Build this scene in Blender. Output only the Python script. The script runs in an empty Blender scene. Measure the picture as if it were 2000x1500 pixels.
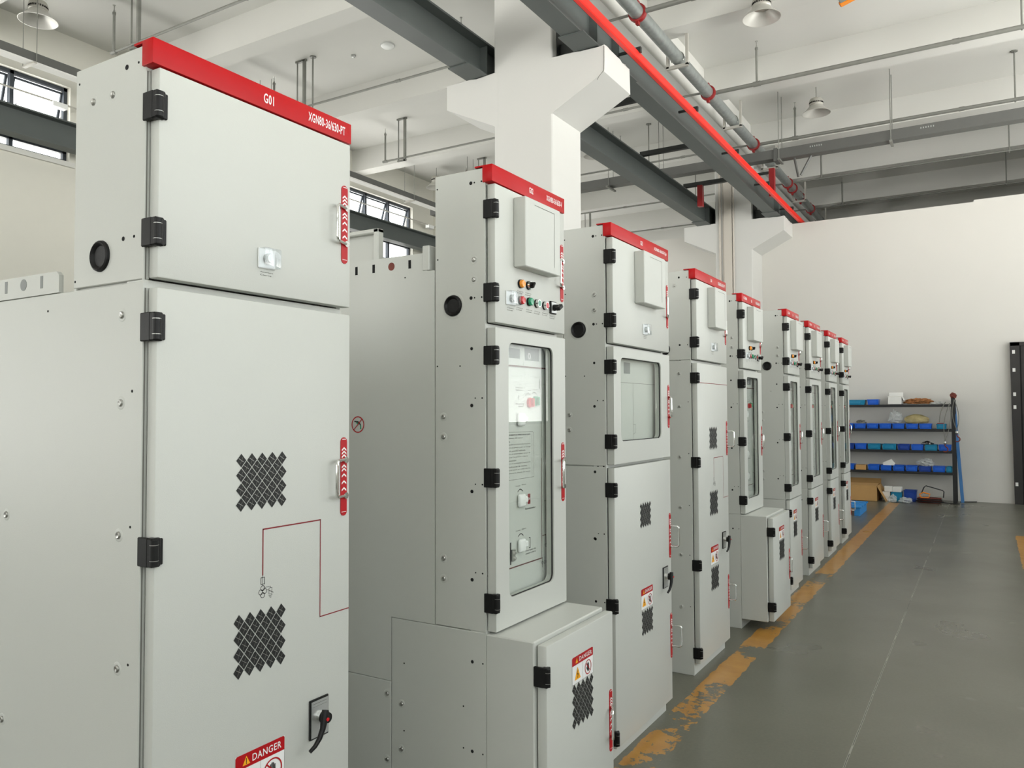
import bpy, bmesh, math, random
from mathutils import Vector, Matrix, noise
random.seed(7)
PI = math.pi
scn = bpy.context.scene
COL = scn.collection

# ------------------------------------------------------------------ materials
def new_mat(name):
    m = bpy.data.materials.new(name); m.use_nodes = True
    nt = m.node_tree; nt.nodes.clear()
    out = nt.nodes.new('ShaderNodeOutputMaterial')
    return m, nt, out
def s2l(c):
    return tuple((v/255/12.92 if v/255 <= .04045 else ((v/255+.055)/1.055)**2.4) for v in c)
def pbr(name, rgb, rough=.5, metal=0.0, var=0.0, vscale=6.0, bump=0.0, bscale=80.0, spec=.5, lin=False, coat=0.0):
    """principled material with a procedural tint variation and a fine surface texture"""
    m, nt, out = new_mat(name)
    b = nt.nodes.new('ShaderNodeBsdfPrincipled')
    c = rgb if lin else s2l(rgb)
    b.inputs['Base Color'].default_value = (*c, 1)
    b.inputs['Roughness'].default_value = rough
    b.inputs['Metallic'].default_value = metal
    b.inputs['Specular IOR Level'].default_value = spec
    if coat: b.inputs['Coat Weight'].default_value = coat
    tc = nt.nodes.new('ShaderNodeTexCoord')
    if var > 0:
        n = nt.nodes.new('ShaderNodeTexNoise'); n.inputs['Scale'].default_value = vscale; n.inputs['Detail'].default_value = 4
        nt.links.new(tc.outputs['Object'], n.inputs['Vector'])
        r = nt.nodes.new('ShaderNodeValToRGB')
        r.color_ramp.elements[0].position = .3; r.color_ramp.elements[1].position = .7
        r.color_ramp.elements[0].color = (*[v*(1-var) for v in c], 1)
        r.color_ramp.elements[1].color = (*[min(1, v*(1+var)) for v in c], 1)
        nt.links.new(n.outputs['Fac'], r.inputs['Fac']); nt.links.new(r.outputs['Color'], b.inputs['Base Color'])
    if bump > 0:
        n2 = nt.nodes.new('ShaderNodeTexNoise'); n2.inputs['Scale'].default_value = bscale; n2.inputs['Detail'].default_value = 2
        nt.links.new(tc.outputs['Object'], n2.inputs['Vector'])
        bp = nt.nodes.new('ShaderNodeBump'); bp.inputs['Strength'].default_value = bump; bp.inputs['Distance'].default_value = .002
        nt.links.new(n2.outputs['Fac'], bp.inputs['Height']); nt.links.new(bp.outputs['Normal'], b.inputs['Normal'])
    nt.links.new(b.outputs['BSDF'], out.inputs['Surface'])
    return m
def glass_mat(name, tint=(1, 1, 1), rough=0.0, ior=1.5, boost=1.0):
    m, nt, out = new_mat(name)
    t = nt.nodes.new('ShaderNodeBsdfTransparent'); t.inputs['Color'].default_value = (*tint, 1)
    g = nt.nodes.new('ShaderNodeBsdfGlossy'); g.inputs['Roughness'].default_value = rough
    # Schlick reflectance of a thin pane, the same from both sides
    ge = nt.nodes.new('ShaderNodeNewGeometry'); dt = nt.nodes.new('ShaderNodeVectorMath'); dt.operation = 'DOT_PRODUCT'
    nt.links.new(ge.outputs['Normal'], dt.inputs[0]); nt.links.new(ge.outputs['Incoming'], dt.inputs[1])
    def mth(op, a, b=None):
        n = nt.nodes.new('ShaderNodeMath'); n.operation = op; n.use_clamp = op == 'MULTIPLY_ADD'
        for i, v in enumerate((a, b)):
            if v is None: continue
            if isinstance(v, (int, float)): n.inputs[i].default_value = v
            else: nt.links.new(v, n.inputs[i])
        return n
    ab = mth('ABSOLUTE', dt.outputs['Value']); om = mth('SUBTRACT', 1.0, ab.outputs[0]); pw = mth('POWER', om.outputs[0], 5.0)
    mu = mth('MULTIPLY_ADD', pw.outputs[0], boost*.5); mu.inputs[2].default_value = .04*boost
    mx = nt.nodes.new('ShaderNodeMixShader')
    nt.links.new(mu.outputs[0], mx.inputs[0])
    nt.links.new(t.outputs[0], mx.inputs[1]); nt.links.new(g.outputs[0], mx.inputs[2])
    nt.links.new(mx.outputs[0], out.inputs['Surface'])
    return m
def film_mat(name, col, alpha=.35):
    m, nt, out = new_mat(name)
    t = nt.nodes.new('ShaderNodeBsdfTransparent')
    p = nt.nodes.new('ShaderNodeBsdfPrincipled'); p.inputs['Base Color'].default_value = (*s2l(col), 1); p.inputs['Roughness'].default_value = .15
    n = nt.nodes.new('ShaderNodeTexNoise'); n.inputs['Scale'].default_value = 25
    mr = nt.nodes.new('ShaderNodeMapRange'); mr.inputs['To Min'].default_value = alpha*.5; mr.inputs['To Max'].default_value = min(1, alpha*1.5)
    mx = nt.nodes.new('ShaderNodeMixShader')
    nt.links.new(n.outputs['Fac'], mr.inputs['Value']); nt.links.new(mr.outputs[0], mx.inputs[0])
    nt.links.new(t.outputs[0], mx.inputs[1]); nt.links.new(p.outputs[0], mx.inputs[2])
    nt.links.new(mx.outputs[0], out.inputs['Surface'])
    return m

M = {}
M['paint'] = pbr('powder_coat_grey', (192, 194, 188), .42, var=.012, vscale=1.5, bump=.12, bscale=420)
M['red'] = pbr('signal_red_enamel', (176, 4, 12), .34, var=.04, vscale=8, spec=.22)
M['plate_red'] = pbr('red_handle_plate', (172, 6, 18), .4, spec=.35)
M['black'] = pbr('black_plastic', (14, 14, 14), .45, bump=.1, bscale=300, spec=.3)
M['dark'] = pbr('painted_void_shade', (9, 9, 9), .9)  # near-black that stands in for the shade inside holes, slots and gaps
M['mesh'] = pbr('dark_vent_mesh', (24, 25, 24), .6, var=.5, vscale=160)
M['chrome'] = pbr('chromed_steel', (225, 225, 222), .12, 1.0, bump=.02)
M['steel'] = pbr('zinc_steel', (176, 176, 172), .32, 1.0, var=.06, vscale=30)
M['white'] = pbr('white_plastic', (236, 238, 236), .35)
M['label_white'] = pbr('white_label', (232, 232, 230), .5)
M['ink'] = pbr('black_ink', (22, 20, 20), .6)
M['grey_ink'] = pbr('grey_ink', (112, 112, 106), .6)
M['mimic'] = pbr('dark_red_line', (128, 12, 24), .5)
M['mimic_b'] = pbr('brown_line', (88, 36, 30), .5)
M['yellow'] = pbr('warning_yellow', (244, 170, 26), .5)
M['silver'] = pbr('silver_label', (188, 190, 188), .3, .6)
M['grey_label'] = pbr('grey_label', (126, 130, 128), .5)
M['panel'] = pbr('mechanism_panel_grey', (196, 200, 194), .4, var=.01)
M['amber'] = pbr('amber_lens', (238, 146, 22), .15, coat=.5)
M['lred'] = pbr('red_lens', (196, 24, 32), .15, coat=.5)
M['lgreen'] = pbr('green_lens', (16, 142, 100), .15, coat=.5)
M['lgreen2'] = pbr('pale_green_button', (108, 160, 140), .3)
M['clear'] = glass_mat('clear_cover', (.93, .95, .97), .04, 1.5, 2.2)
M['door_glass'] = glass_mat('door_window_glass', (.98, .99, .98), 0, 1.5, 1.1)
M['win_glass'] = glass_mat('window_glass', (.97, .98, .98))
M['plaster'] = pbr('white_plaster', (214, 214, 208), .85, var=.02, vscale=1.2, bump=.15, bscale=30)
M['ceil'] = pbr('ceiling_paint', (208, 208, 203), .9, var=.02, vscale=.9, bump=.1, bscale=12)
M['wallpart'] = pbr('partition_white', (208, 206, 200), .7, var=.015, vscale=.8)
M['wallleft'] = pbr('side_wall_cream', (214, 213, 203), .8, var=.01)
M['beam'] = pbr('dark_green_grey_steel', (80, 86, 84), .5, var=.05, vscale=3)
M['beam_dk'] = pbr('black_steel', (38, 42, 40), .5)
M['tray'] = pbr('cable_tray_grey', (92, 93, 90), .5, var=.04)
M['galv'] = pbr('galvanised_pipe', (152, 158, 156), .38, .55, var=.12, vscale=14)
M['pipe_g'] = pbr('grey_sprinkler_pipe', (128, 129, 123), .5, .1, var=.08, vscale=9)
M['clamp'] = pbr('red_clamp', (138, 22, 24), .4)
M['railred'] = pbr('bright_red_rail', (232, 30, 12), .4)
M['shade'] = pbr('spun_aluminium', (205, 204, 198), .45, .35, bump=.05)
M['lamp_body'] = pbr('lamp_housing', (188, 186, 178), .4, .3)
M['frame'] = pbr('dark_window_frame', (58, 64, 72), .45)
M['rack'] = pbr('black_rack_steel', (24, 25, 27), .45)
M['blue'] = pbr('blue_bin', (20, 92, 200), .35, var=.05)
M['teal'] = pbr('teal_bin', (20, 128, 168), .35, var=.05)
M['dblue'] = pbr('dark_blue_bin', (20, 62, 150), .35, var=.05)
M['pallet'] = pbr('blue_pallet', (44, 136, 208), .5)
M['plank'] = pbr('blue_plank', (60, 118, 176), .55)
M['card'] = pbr('cardboard', (186, 146, 92), .85, var=.06, vscale=5)
M['paper'] = pbr('white_carton', (226, 226, 222), .7)
M['straw'] = pbr('brown_fibre', (156, 104, 60), .95, var=.3, vscale=40)
M['film'] = film_mat('clear_plastic_bag', (214, 218, 216), .45)
M['tan'] = film_mat('tan_plastic_bag', (176, 162, 112), 1.2)
M['tan2'] = pbr('tan_bag', (172, 158, 112), .6, var=.15, vscale=12)
M['orange'] = pbr('orange_enamel', (226, 134, 30), .4)
M['rust'] = pbr('rusty_red', (110, 48, 36), .7, var=.2, vscale=20)
M['rope'] = pbr('grey_rope', (120, 120, 112), .8)
M['concrete_col'] = pbr('column_white_paint', (203, 203, 199), .75, var=.015, vscale=1.5, bump=.2, bscale=25)
M['trunk'] = pbr('cable_trunking', (196, 190, 180), .5)
M['door_black'] = pbr('door_black', (40, 38, 36), .5, var=.1, vscale=3)

def floor_material():
    m, nt, out = new_mat('sealed_concrete_floor')
    N, L = nt.nodes, nt.links
    b = N.new('ShaderNodeBsdfPrincipled'); L.new(b.outputs[0], out.inputs[0])
    geo = N.new('ShaderNodeNewGeometry'); sep = N.new('ShaderNodeSeparateXYZ'); L.new(geo.outputs['Position'], sep.inputs[0])
    def nz(scale, detail=5, rough=.55):
        n = N.new('ShaderNodeTexNoise'); n.inputs['Scale'].default_value = scale; n.inputs['Detail'].default_value = detail
        n.inputs['Roughness'].default_value = rough; L.new(geo.outputs['Position'], n.inputs['Vector']); return n.outputs['Fac']
    def mt(op, a, c=None, d=None, clamp=False):
        n = N.new('ShaderNodeMath'); n.operation = op; n.use_clamp = clamp
        for i, v in enumerate((a, c, d)):
            if v is None: continue
            if isinstance(v, (int, float)): n.inputs[i].default_value = v
            else: L.new(v, n.inputs[i])
        return n.outputs[0]
    def ramp(f, p0, p1, c0, c1):
        r = N.new('ShaderNodeValToRGB'); r.color_ramp.elements[0].position = p0; r.color_ramp.elements[1].position = p1
        r.color_ramp.elements[0].color = (*c0, 1); r.color_ramp.elements[1].color = (*c1, 1); L.new(f, r.inputs[0]); return r.outputs[0]
    def mix(f, a, c):
        n = N.new('ShaderNodeMix'); n.data_type = 'RGBA'
        L.new(f, n.inputs[0])
        for i, v in ((6, a), (7, c)):
            if isinstance(v, tuple): n.inputs[i].default_value = (*v, 1)
            else: L.new(v, n.inputs[i])
        return n.outputs[2]
    base = ramp(nz(.9, 6), .0, 1.0, s2l((84, 83, 72)), s2l((112, 111, 99)))
    speck = ramp(nz(60, 2), .35, .75, (.93, .93, .93), (1.06, 1.06, 1.06))
    mul = N.new('ShaderNodeMix'); mul.data_type = 'RGBA'; mul.blend_type = 'MULTIPLY'; mul.inputs[0].default_value = 1
    L.new(base, mul.inputs[6]); L.new(speck, mul.inputs[7]); col = mul.outputs[2]
    X, Y = sep.outputs['X'], sep.outputs['Y']
    # pale saw-cut joint running along the aisle
    w = mt('MULTIPLY', mt('SUBTRACT', nz(2.0, 3), .5), .012)
    d = mt('ABSOLUTE', mt('ADD', mt('ADD', X, .580), w))
    j = mt('LESS_THAN', d, .0045)
    j = mt('MULTIPLY', j, mt('GREATER_THAN', nz(1.1, 4), .40))
    col = mix(j, col, s2l((150, 149, 138)))
    j2 = mt('MULTIPLY', mt('LESS_THAN', d, .0016), mt('GREATER_THAN', nz(2.3, 4), .46))
    col = mix(j2, col, s2l((40, 40, 38)))
    jy = mt('LESS_THAN', mt('ABSOLUTE', mt('SUBTRACT', Y, 7.35)), .003)
    col = mix(mt('MULTIPLY', jy, .5), col, s2l((60, 60, 56)))
    # worn yellow lane lines
    def lane(x0, x1, y0, y1, thr):
        e = mt('MULTIPLY', mt('SUBTRACT', nz(7, 4), .5), .06)
        xx = mt('ADD', X, e)
        a = mt('MULTIPLY', mt('GREATER_THAN', xx, x0), mt('LESS_THAN', xx, x1))
        yy = mt('MULTIPLY', mt('GREATER_THAN', Y, y0), mt('LESS_THAN', Y, y1))
        wear = mt('ADD', mt('MULTIPLY', nz(1.35, 2), .62), mt('MULTIPLY', nz(17, 5, .7), .38))
        far = mt('MULTIPLY', mt('GREATER_THAN', Y, 8.2), .2)
        k = mt('GREATER_THAN', mt('ADD', wear, far), thr)
        return mt('MULTIPLY', mt('MULTIPLY', a, yy), k)
    yl = mt('MAXIMUM', lane(-1.465, -1.305, 2.0, 14.95, .468), lane(.275, .40, 9.4, 11.8, .5))
    yc = ramp(nz(9, 4), .3, .7, s2l((166, 116, 44)), s2l((184, 136, 62)))
    col = mix(mt('MULTIPLY', yl, .93), col, yc)
    # pale scuffs
    sc = mt('MULTIPLY', mt('MULTIPLY', mt('SUBTRACT', nz(3.1, 2), .70, clamp=True), 5.0, clamp=True), mt('GREATER_THAN', X, -.3))
    col = mix(sc, col, s2l((150, 150, 138)))
    L.new(col, b.inputs['Base Color'])
    rg = ramp(nz(1.3, 3), .0, 1.0, (.22, .22, .22), (.38, .38, .38))
    L.new(rg, b.inputs['Roughness']); b.inputs['Specular IOR Level'].default_value = .5
    bp = N.new('ShaderNodeBump'); bp.inputs['Strength'].default_value = .015; bp.inputs['Distance'].default_value = .003
    L.new(nz(3, 3), bp.inputs['Height']); L.new(bp.outputs[0], b.inputs['Normal'])
    return m
M['floor'] = floor_material()

# ------------------------------------------------------------------ mesh helper
_text = {}
def text_geo(s):
    if s not in _text:
        cu = bpy.data.curves.new('t', 'FONT'); cu.body = s; cu.size = 1; cu.resolution_u = 3; cu.space_character = 1.1; cu.offset = .014 if s != 'DANGER' else .010
        o = bpy.data.objects.new('t', cu); COL.objects.link(o)
        dg = bpy.context.evaluated_depsgraph_get(); dg.update()
        me = bpy.data.meshes.new_from_object(o.evaluated_get(dg))
        vs = [(v.co.x, v.co.y) for v in me.vertices]; fs = [tuple(p.vertices) for p in me.polygons]
        bpy.data.objects.remove(o); bpy.data.curves.remove(cu); bpy.data.meshes.remove(me)
        xs = [v[0] for v in vs]; ys = [v[1] for v in vs]
        _text[s] = (vs, fs, min(xs), max(xs), min(ys), max(ys))
    return _text[s]

class MB:
    def __init__(self): self.bm = bmesh.new(); self.mats = []
    def mi(self, m):
        m = M[m]
        if m not in self.mats: self.mats.append(m)
        return self.mats.index(m)
    def faces(self, vs, fs, m, flip=False):
        k = self.mi(m); bv = [self.bm.verts.new(v) for v in vs]; out = []
        for f in fs:
            try:
                fc = self.bm.faces.new([bv[i] for i in (reversed(f) if flip else f)]); fc.material_index = k; out.append(fc)
            except ValueError: pass
        return bv, out
    def box(self, x0, x1, y0, y1, z0, z1, m, bevel=0, mtx=None, seg=1):
        vs = [(x, y, z) for x in (x0, x1) for y in (y0, y1) for z in (z0, z1)]
        if mtx is not None: vs = [mtx @ Vector(v) for v in vs]
        fs = [(0, 1, 3, 2), (4, 6, 7, 5), (0, 4, 5, 1), (2, 3, 7, 6), (0, 2, 6, 4), (1, 5, 7, 3)]
        bv, fc = self.faces(vs, fs, m)
        if bevel > 0:
            es = list({e for f in fc for e in f.edges})
            bmesh.ops.bevel(self.bm, geom=es, offset=bevel, segments=seg, profile=.5, affect='EDGES')
        return self
    def cyl(self, p0, p1, r0, m, r1=None, n=16, caps=True):
        p0, p1 = Vector(p0), Vector(p1); r1 = r0 if r1 is None else r1
        d = (p1-p0).normalized(); a = d.orthogonal().normalized(); b = d.cross(a)
        vs = []
        for p, r in ((p0, r0), (p1, r1)):
            vs += [p+(a*math.cos(2*PI*i/n)+b*math.sin(2*PI*i/n))*r for i in range(n)]
        fs = [(i, (i+1) % n, n+(i+1) % n, n+i) for i in range(n)]
        if caps: fs += [tuple(range(n-1, -1, -1)), tuple(range(n, 2*n))]
        self.faces(vs, fs, m); return self
    def tube(self, pts, r, m, n=10, closed=False, caps=True):
        pts = [Vector(p) for p in pts]; k = len(pts)
        rs = r if isinstance(r, (list, tuple)) else [r]*k
        vs = []; prev = None
        for i, p in enumerate(pts):
            if closed: t = (pts[(i+1) % k]-pts[i-1]).normalized()
            else: t = (pts[min(i+1, k-1)]-pts[max(i-1, 0)]).normalized()
            a = t.orthogonal().normalized() if prev is None else (prev-t*prev.dot(t)).normalized()
            prev = a; b = t.cross(a)
            vs += [p+(a*math.cos(2*PI*j/n)+b*math.sin(2*PI*j/n))*rs[i] for j in range(n)]
        fs = []
        for i in range(k if closed else k-1):
            q = (i+1) % k
            fs += [(i*n+j, i*n+(j+1) % n, q*n+(j+1) % n, q*n+j) for j in range(n)]
        if not closed and caps: fs += [tuple(range(n-1, -1, -1)), tuple(range((k-1)*n, k*n))]
        self.faces(vs, fs, m); return self
    def lathe(self, prof, c, m, n=32, axis='z'):
        vs = []
        for r, h in prof:
            for j in range(n):
                a = 2*PI*j/n
                v = (r*math.cos(a), r*math.sin(a), h)
                if axis == 'x': v = (h, r*math.cos(a), r*math.sin(a))
                if axis == 'y': v = (r*math.sin(a), h, r*math.cos(a))
                vs.append((c[0]+v[0], c[1]+v[1], c[2]+v[2]))
        fs = [(i*n+j, i*n+(j+1) % n, (i+1)*n+(j+1) % n, (i+1)*n+j) for i in range(len(prof)-1) for j in range(n)]
        self.faces(vs, fs, m); return self
    def prism(self, poly, h0, h1, m, axis='x'):
        """poly of 2D points extruded along an axis; x: (y,z), y: (x,z), z: (x,y)"""
        def P(p, h):
            return {'x': (h, p[0], p[1]), 'y': (p[0], h, p[1]), 'z': (p[0], p[1], h)}[axis]
        n = len(poly)
        vs = [P(p, h0) for p in poly]+[P(p, h1) for p in poly]
        fs = [tuple(range(n-1, -1, -1)), tuple(range(n, 2*n))]+[(i, (i+1) % n, n+(i+1) % n, n+i) for i in range(n)]
        self.faces(vs, fs, m); return self
    def text(self, s, x, y, z, w, h, m, face='x', lift=.0006):
        """lettering flat on a +x face: left end at y, centred on z, width w, height h (any zero keeps the shape)"""
        vs, fs, x0, x1, y0, y1 = text_geo(s)
        sy = h/(y1-y0); sx = w/(x1-x0) if w else sy
        pts = [(x+lift, y+(a-x0)*sx, z+(b-(y0+y1)/2)*sy) for a, b in vs]
        self.faces(pts, fs, m); return self
    def line(self, pts, w, m, x, lift=.0006):
        """flat line on a +x face through (y,z) points"""
        for i, ((a, b), (c, d)) in enumerate(zip(pts[:-1], pts[1:])):
            L = math.hypot(c-a, d-b) or 1e-6; ux, uy = (c-a)/L*w/2, (d-b)/L*w/2
            q = [(a-ux-uy, b-uy+ux), (a-ux+uy, b-uy-ux), (c+ux+uy, d+uy-ux), (c+ux-uy, d+uy+ux)]
            self.faces([(x+lift, *p) for p in q], [(0, 1, 2, 3)], m)
        return self
    def ring(self, cy, cz, r, w, m, x, lift=.0007, n=28, sy=1):
        vs = []
        for rr in (r-w/2, r+w/2): vs += [(x+lift, cy+rr*math.cos(2*PI*i/n)*sy, cz+rr*math.sin(2*PI*i/n)) for i in range(n)]
        self.faces(vs, [(i, n+i, n+(i+1) % n, (i+1) % n) for i in range(n)], m); return self
    def poly(self, pts, m, x, lift=.0005):
        self.faces([(x+lift, *p) for p in pts], [tuple(range(len(pts)))], m); return self
    def obj(self, name, parent=None, smooth=True, loc=None, **props):
        bmesh.ops.recalc_face_normals(self.bm, faces=self.bm.faces[:])
        me = bpy.data.meshes.new(name); self.bm.to_mesh(me); self.bm.free()
        for m in self.mats: me.materials.append(m)
        if smooth and len(me.polygons):
            me.polygons.foreach_set('use_smooth', [True]*len(me.polygons)); me.set_sharp_from_angle(angle=math.radians(35))
        o = bpy.data.objects.new(name, me); COL.objects.link(o)
        if parent: o.parent = parent
        if loc is not None: o.location = loc
        for k, v in props.items(): o[k] = v
        return o
def thing(name, label, cat, loc=(0, 0, 0), group=None, rot=(0, 0, 0)):
    o = bpy.data.objects.new(name, None); COL.objects.link(o); o.location = loc; o.rotation_euler = rot
    o.empty_display_size = .1; o['label'] = label; o['category'] = cat
    if group: o['group'] = group
    return o
def tag(o, label, cat, group=None):
    o['label'] = label; o['category'] = cat
    if group: o['group'] = group
    return o
def dup(root, loc, label, group=None, rotz=None):
    r = root.copy(); COL.objects.link(r); r.location = loc; r['label'] = label
    if group: r['group'] = group
    if rotz is not None: r.rotation_euler = (0, 0, rotz)
    for ch in list(root.children):
        c = ch.copy(); COL.objects.link(c); c.parent = r
        for g in list(ch.children):
            d = g.copy(); COL.objects.link(d); d.parent = c
    return r

# ------------------------------------------------------------------ the building
XL, XR, YB, YE, ZC = -11.26, 4.2, -9.0, 24.0, 7.05
S = dict(kind='structure')
m = MB(); m.box(XL-.3, XR+.3, YB-.3, YE+.3, -.15, 0, 'floor'); m.obj('floor', smooth=False, **S)
m = MB(); m.box(XL-.3, XR+.3, YB-.3, YE+.3, ZC, ZC+.2, 'ceil')
for yc in (-8.3, -5.7, -3.1, -.5, 2.1, 4.7, 7.3, 9.9, 12.35, 15.25, 17.75, 20.35, 22.8):
    m.box(XL, XR, yc-.15, yc+.15, 6.6, ZC+.01, 'ceil')
m.box(-4.38, -3.76, YB, YE, 6.38, ZC+.01, 'ceil')
m.obj('ceiling', smooth=False, **S)

ADDED_LOW = (.6, 3.2)          # added lower windows in the left wall, unseen, to brighten the left bay
def wall_x(name, x0, x1, y0, y1, holes, mat, low=None):
    """wall along Y with window holes (ya, yb, za, zb)"""
    m = MB(); y = y0
    for (a, b, c, d) in sorted(holes):
        m.box(x0, x1, y, a, 0, ZC, mat); m.box(x0, x1, a, b, low[1] if low else 0, c, mat)
        if low: m.box(x0, x1, a, b, 0, low[0], mat)
        m.box(x0, x1, a, b, d, ZC, mat); y = b
    m.box(x0, x1, y, y1, 0, ZC, mat)
    return m
LH = [(-7.8, -1.8, 5.2, 6.3), (.25, 6.3, 5.2, 6.3), (8.2, 14.22, 4.95, 6.3), (16.3, 22.3, 4.95, 6.3)]
m = wall_x('w', XL-.25, XL, YB, YE, LH, 'wallleft', ADDED_LOW)
for yp in (-.65, 7.0, 15.0):
    m.box(XL, XL+.28, yp, yp+.66, 0, ZC, 'wallleft')
    m.prism([(XL+.28, 4.6), (XL+.28, 5.22), (XL+.66, 5.22), (XL+.66, 4.93)], yp, yp+.66, 'wallleft', 'y')
for (a, b, c, d) in LH:
    m.box(XL-.02, XL+.05, a-.06, b+.06, c-.07, c, 'plaster')
m.obj('wall_left', smooth=False, **S)
RH = [(-7.8, -.9, 1.35, 6.4), (.2, 6.9, 1.35, 6.4), (8.2, 14.8, 1.35, 6.4)]
wall_x('w', XR, XR+.25, YB, YE, RH, 'plaster').obj('wall_right', smooth=False, **S)
m = MB(); m.box(XL, -8.5, YB-.25, YB, 0, ZC, 'plaster'); m.box(-8.5, -1, YB-.25, YB, 0, 1.6, 'plaster'); m.box(-8.5, -1, YB-.25, YB, 6.2, ZC, 'plaster')  # unseen opening in the back wall, added and sized for fill from behind
m.box(-1, XR, YB-.25, YB, 0, ZC, 'plaster'); m.obj('wall_back', smooth=False, **S)
m = MB(); m.box(XL, XR, YE, YE+.25, 0, ZC, 'plaster'); m.obj('wall_end', smooth=False, **S)
m = MB(); m.prism([(XL, 0), (XR, 0), (XR, 5.235), (-.12, 5.235), (-.12, 5.2), (XL, 5.2)], 15.75, 15.98, 'wallpart', 'y')
m.obj('wall_far', smooth=False, **S)

def window(name, x, ya, yb, za, zb, pitch, tilt=True, side=1):
    """dark aluminium ribbon window; side=+1 faces +x. Upper sashes hang open on stays."""
    m = MB(); w = .05; x0, x1 = x-.06, x+.0
    m.box(x0, x1, ya, yb, zb-w, zb, 'frame'); m.box(x0, x1, ya, yb, za, za+w, 'frame')
    m.box(x0, x1, ya, ya+w, za, zb, 'frame'); m.box(x0, x1, yb-w, yb, za, zb, 'frame')
    n = max(1, round((yb-ya)/pitch)); zm = zb-.92 if tilt else (za+zb)/2
    m.box(x0, x1, ya, yb, zm-.04, zm+.02, 'frame')
    for i in range(1, n): yy = ya+(yb-ya)*i/n; m.box(x0-.01, x1, yy-w/2, yy+w/2, za, zb, 'frame')
    fr = m.obj(name, smooth=False, **S)
    g = MB(); g.box(x-.034, x-.03, ya+w, yb-w, za+w, zm-.03, 'win_glass')
    if not tilt: g.box(x-.034, x-.03, ya+w, yb-w, zm+.02, zb-w, 'win_glass')
    g.obj('pane', fr, smooth=False)
    if tilt:
        for i in range(n):
            a = ya+(yb-ya)*i/n+.035; b = ya+(yb-ya)*(i+1)/n-.035; top = zb-.06; h = top-zm-.03
            th = math.radians(17); s = MB()
            mt = Matrix.Translation((x-.05, 0, top)) @ Matrix.Rotation(th, 4, 'Y')
            for bb in ((a, b, -.03, 0), (a, b, -h, -h+.03), (a, a+.03, -h, 0), (b-.03, b, -h, 0)):
                s.box(-.015, .015, bb[0], bb[1], bb[2], bb[3], 'frame', mtx=mt)
            s.box(-.002, .002, a+.02, b-.02, -h+.02, -.02, 'win_glass', mtx=mt)
            xe = x-.05-math.sin(th)*h; ze = top-math.cos(th)*h
            for yy in (a+.04, b-.04): s.tube([(xe, yy, ze), (x-.03, yy, ze+.42)], .007, 'steel', n=6)
            s.obj('sash', fr, smooth=False)
window('window_1', XL-.08, .25, 6.3, 5.2, 6.3, .76)
window('window_2', XL-.08, 8.2, 14.22, 4.95, 6.3, .76)
window('window_3', XL-.08, 16.3, 22.3, 4.95, 6.3, .76)
window('window_4', XL-.08, -7.8, -1.8, 5.2, 6.3, .76)
for i, (a, b, c, d) in enumerate(LH): window('window_%d' % (8+i), XL-.08, a, b, ADDED_LOW[0], ADDED_LOW[1], 1.5, tilt=False)  # hidden lower row, added only for its light
for i, (a, b, c, d) in enumerate(RH): window('window_%d' % (5+i), XR+.12, a, b, c, d, 1.5, tilt=False)

# black doorway at the right end of the partition
m = MB()
m.prism([(.372, 0), (.352, 2.72), (.49, 2.72), (.49, 0)], 15.66, 15.75, 'door_black', 'y')
m.box(.49, 2.5, 15.70, 15.75, 0, 2.72, 'door_black'); m.box(.36, 2.5, 15.66, 15.75, 2.66, 2.72, 'door_black')
m.box(.49, .51, 15.675, 15.70, 0, 2.66, 'dark')
dr = m.obj('door_1', smooth=False, **S)
for z in (2.557, 2.253, 1.845, 1.629, .336):
    MB().box(.385, .425, 15.652, 15.66, z-.03, z+.03, 'paper').obj('tag', dr, smooth=False)

# columns with crane corbels
def column(y, label, trunk=False):
    t = thing('concrete_column', label, 'column', (-4.09, y+.33, 0), 'columns carrying the crane beams')
    m = MB(); d = .66 if not trunk else .76
    m.box(-.35, .352, -.33, -.33+d, 0, 6.39, 'concrete_col', bevel=.012)
    m.obj('shaft', t)
    m = MB()
    for s, xe in ((-1, -.97), (1, .935)):
        x0 = .3*s
        m.prism([(x0, 4.64-.03), (x0, 5.215), (xe, 5.215), (xe, 4.935), (.355*s, 4.64)] if s > 0 else
                [(x0, 4.64-.03), (.355*s, 4.64), (xe, 4.935), (xe, 5.215), (x0, 5.215)], -.332, -.328+d, 'concrete_col', 'y')
    # chipped, uneven top rim of the corbels
    bm = m.bm
    es = [e for e in bm.edges if all(v.co.z > 5.2 for v in e.verts) and e.calc_length() > .3]
    bmesh.ops.subdivide_edges(bm, edges=es, cuts=9)
    for v in bm.verts:
        if v.co.z > 5.2 and abs(v.co.x) > .4:
            v.co.z -= abs(noise.noise(v.co*7))*.035
            v.co.x += noise.noise(v.co*9)*.015
    m.obj('corbel', t, smooth=False)
    return t
c1 = column(7.0, 'white concrete column with two corbels rising behind the G02 cubicle')
c2 = column(15.0, 'white concrete column with corbels built into the far partition wall', True)
# cracks on the near corbel
m = MB(); m.tube([(.936, -.333, 5.19), (.936, -.334, 5.05), (.933, -.334, 4.95)], .004, 'grey_ink', n=5)
m.tube([(.933, -.334, 4.95), (.88, -.334, 4.90), (.86, -.334, 4.87)], .003, 'grey_ink', n=5)
m.obj('crack', c1)
m = MB(); m.box(-.01, .27, -.02, .02, 0, 6.3, 'trunk', bevel=.004)
trunk = m.obj('cable_trunking', c2, loc=(-.29, -.35, 0))
trunk.location = (-.30+.13, -.35, 0); trunk.scale = (.55, 1, 1)
for k, xx in enumerate((-.255, -.19)):
    MB().cyl((xx, -.345, 0), (xx, -.345, 6.3), (.022, .01)[k], 'trunk', n=10).obj('conduit', c2)
MB().cyl((.005, -.345, 0), (.005, -.345, 6.3), .016, 'trunk', n=10).obj('conduit', c2)

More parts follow.
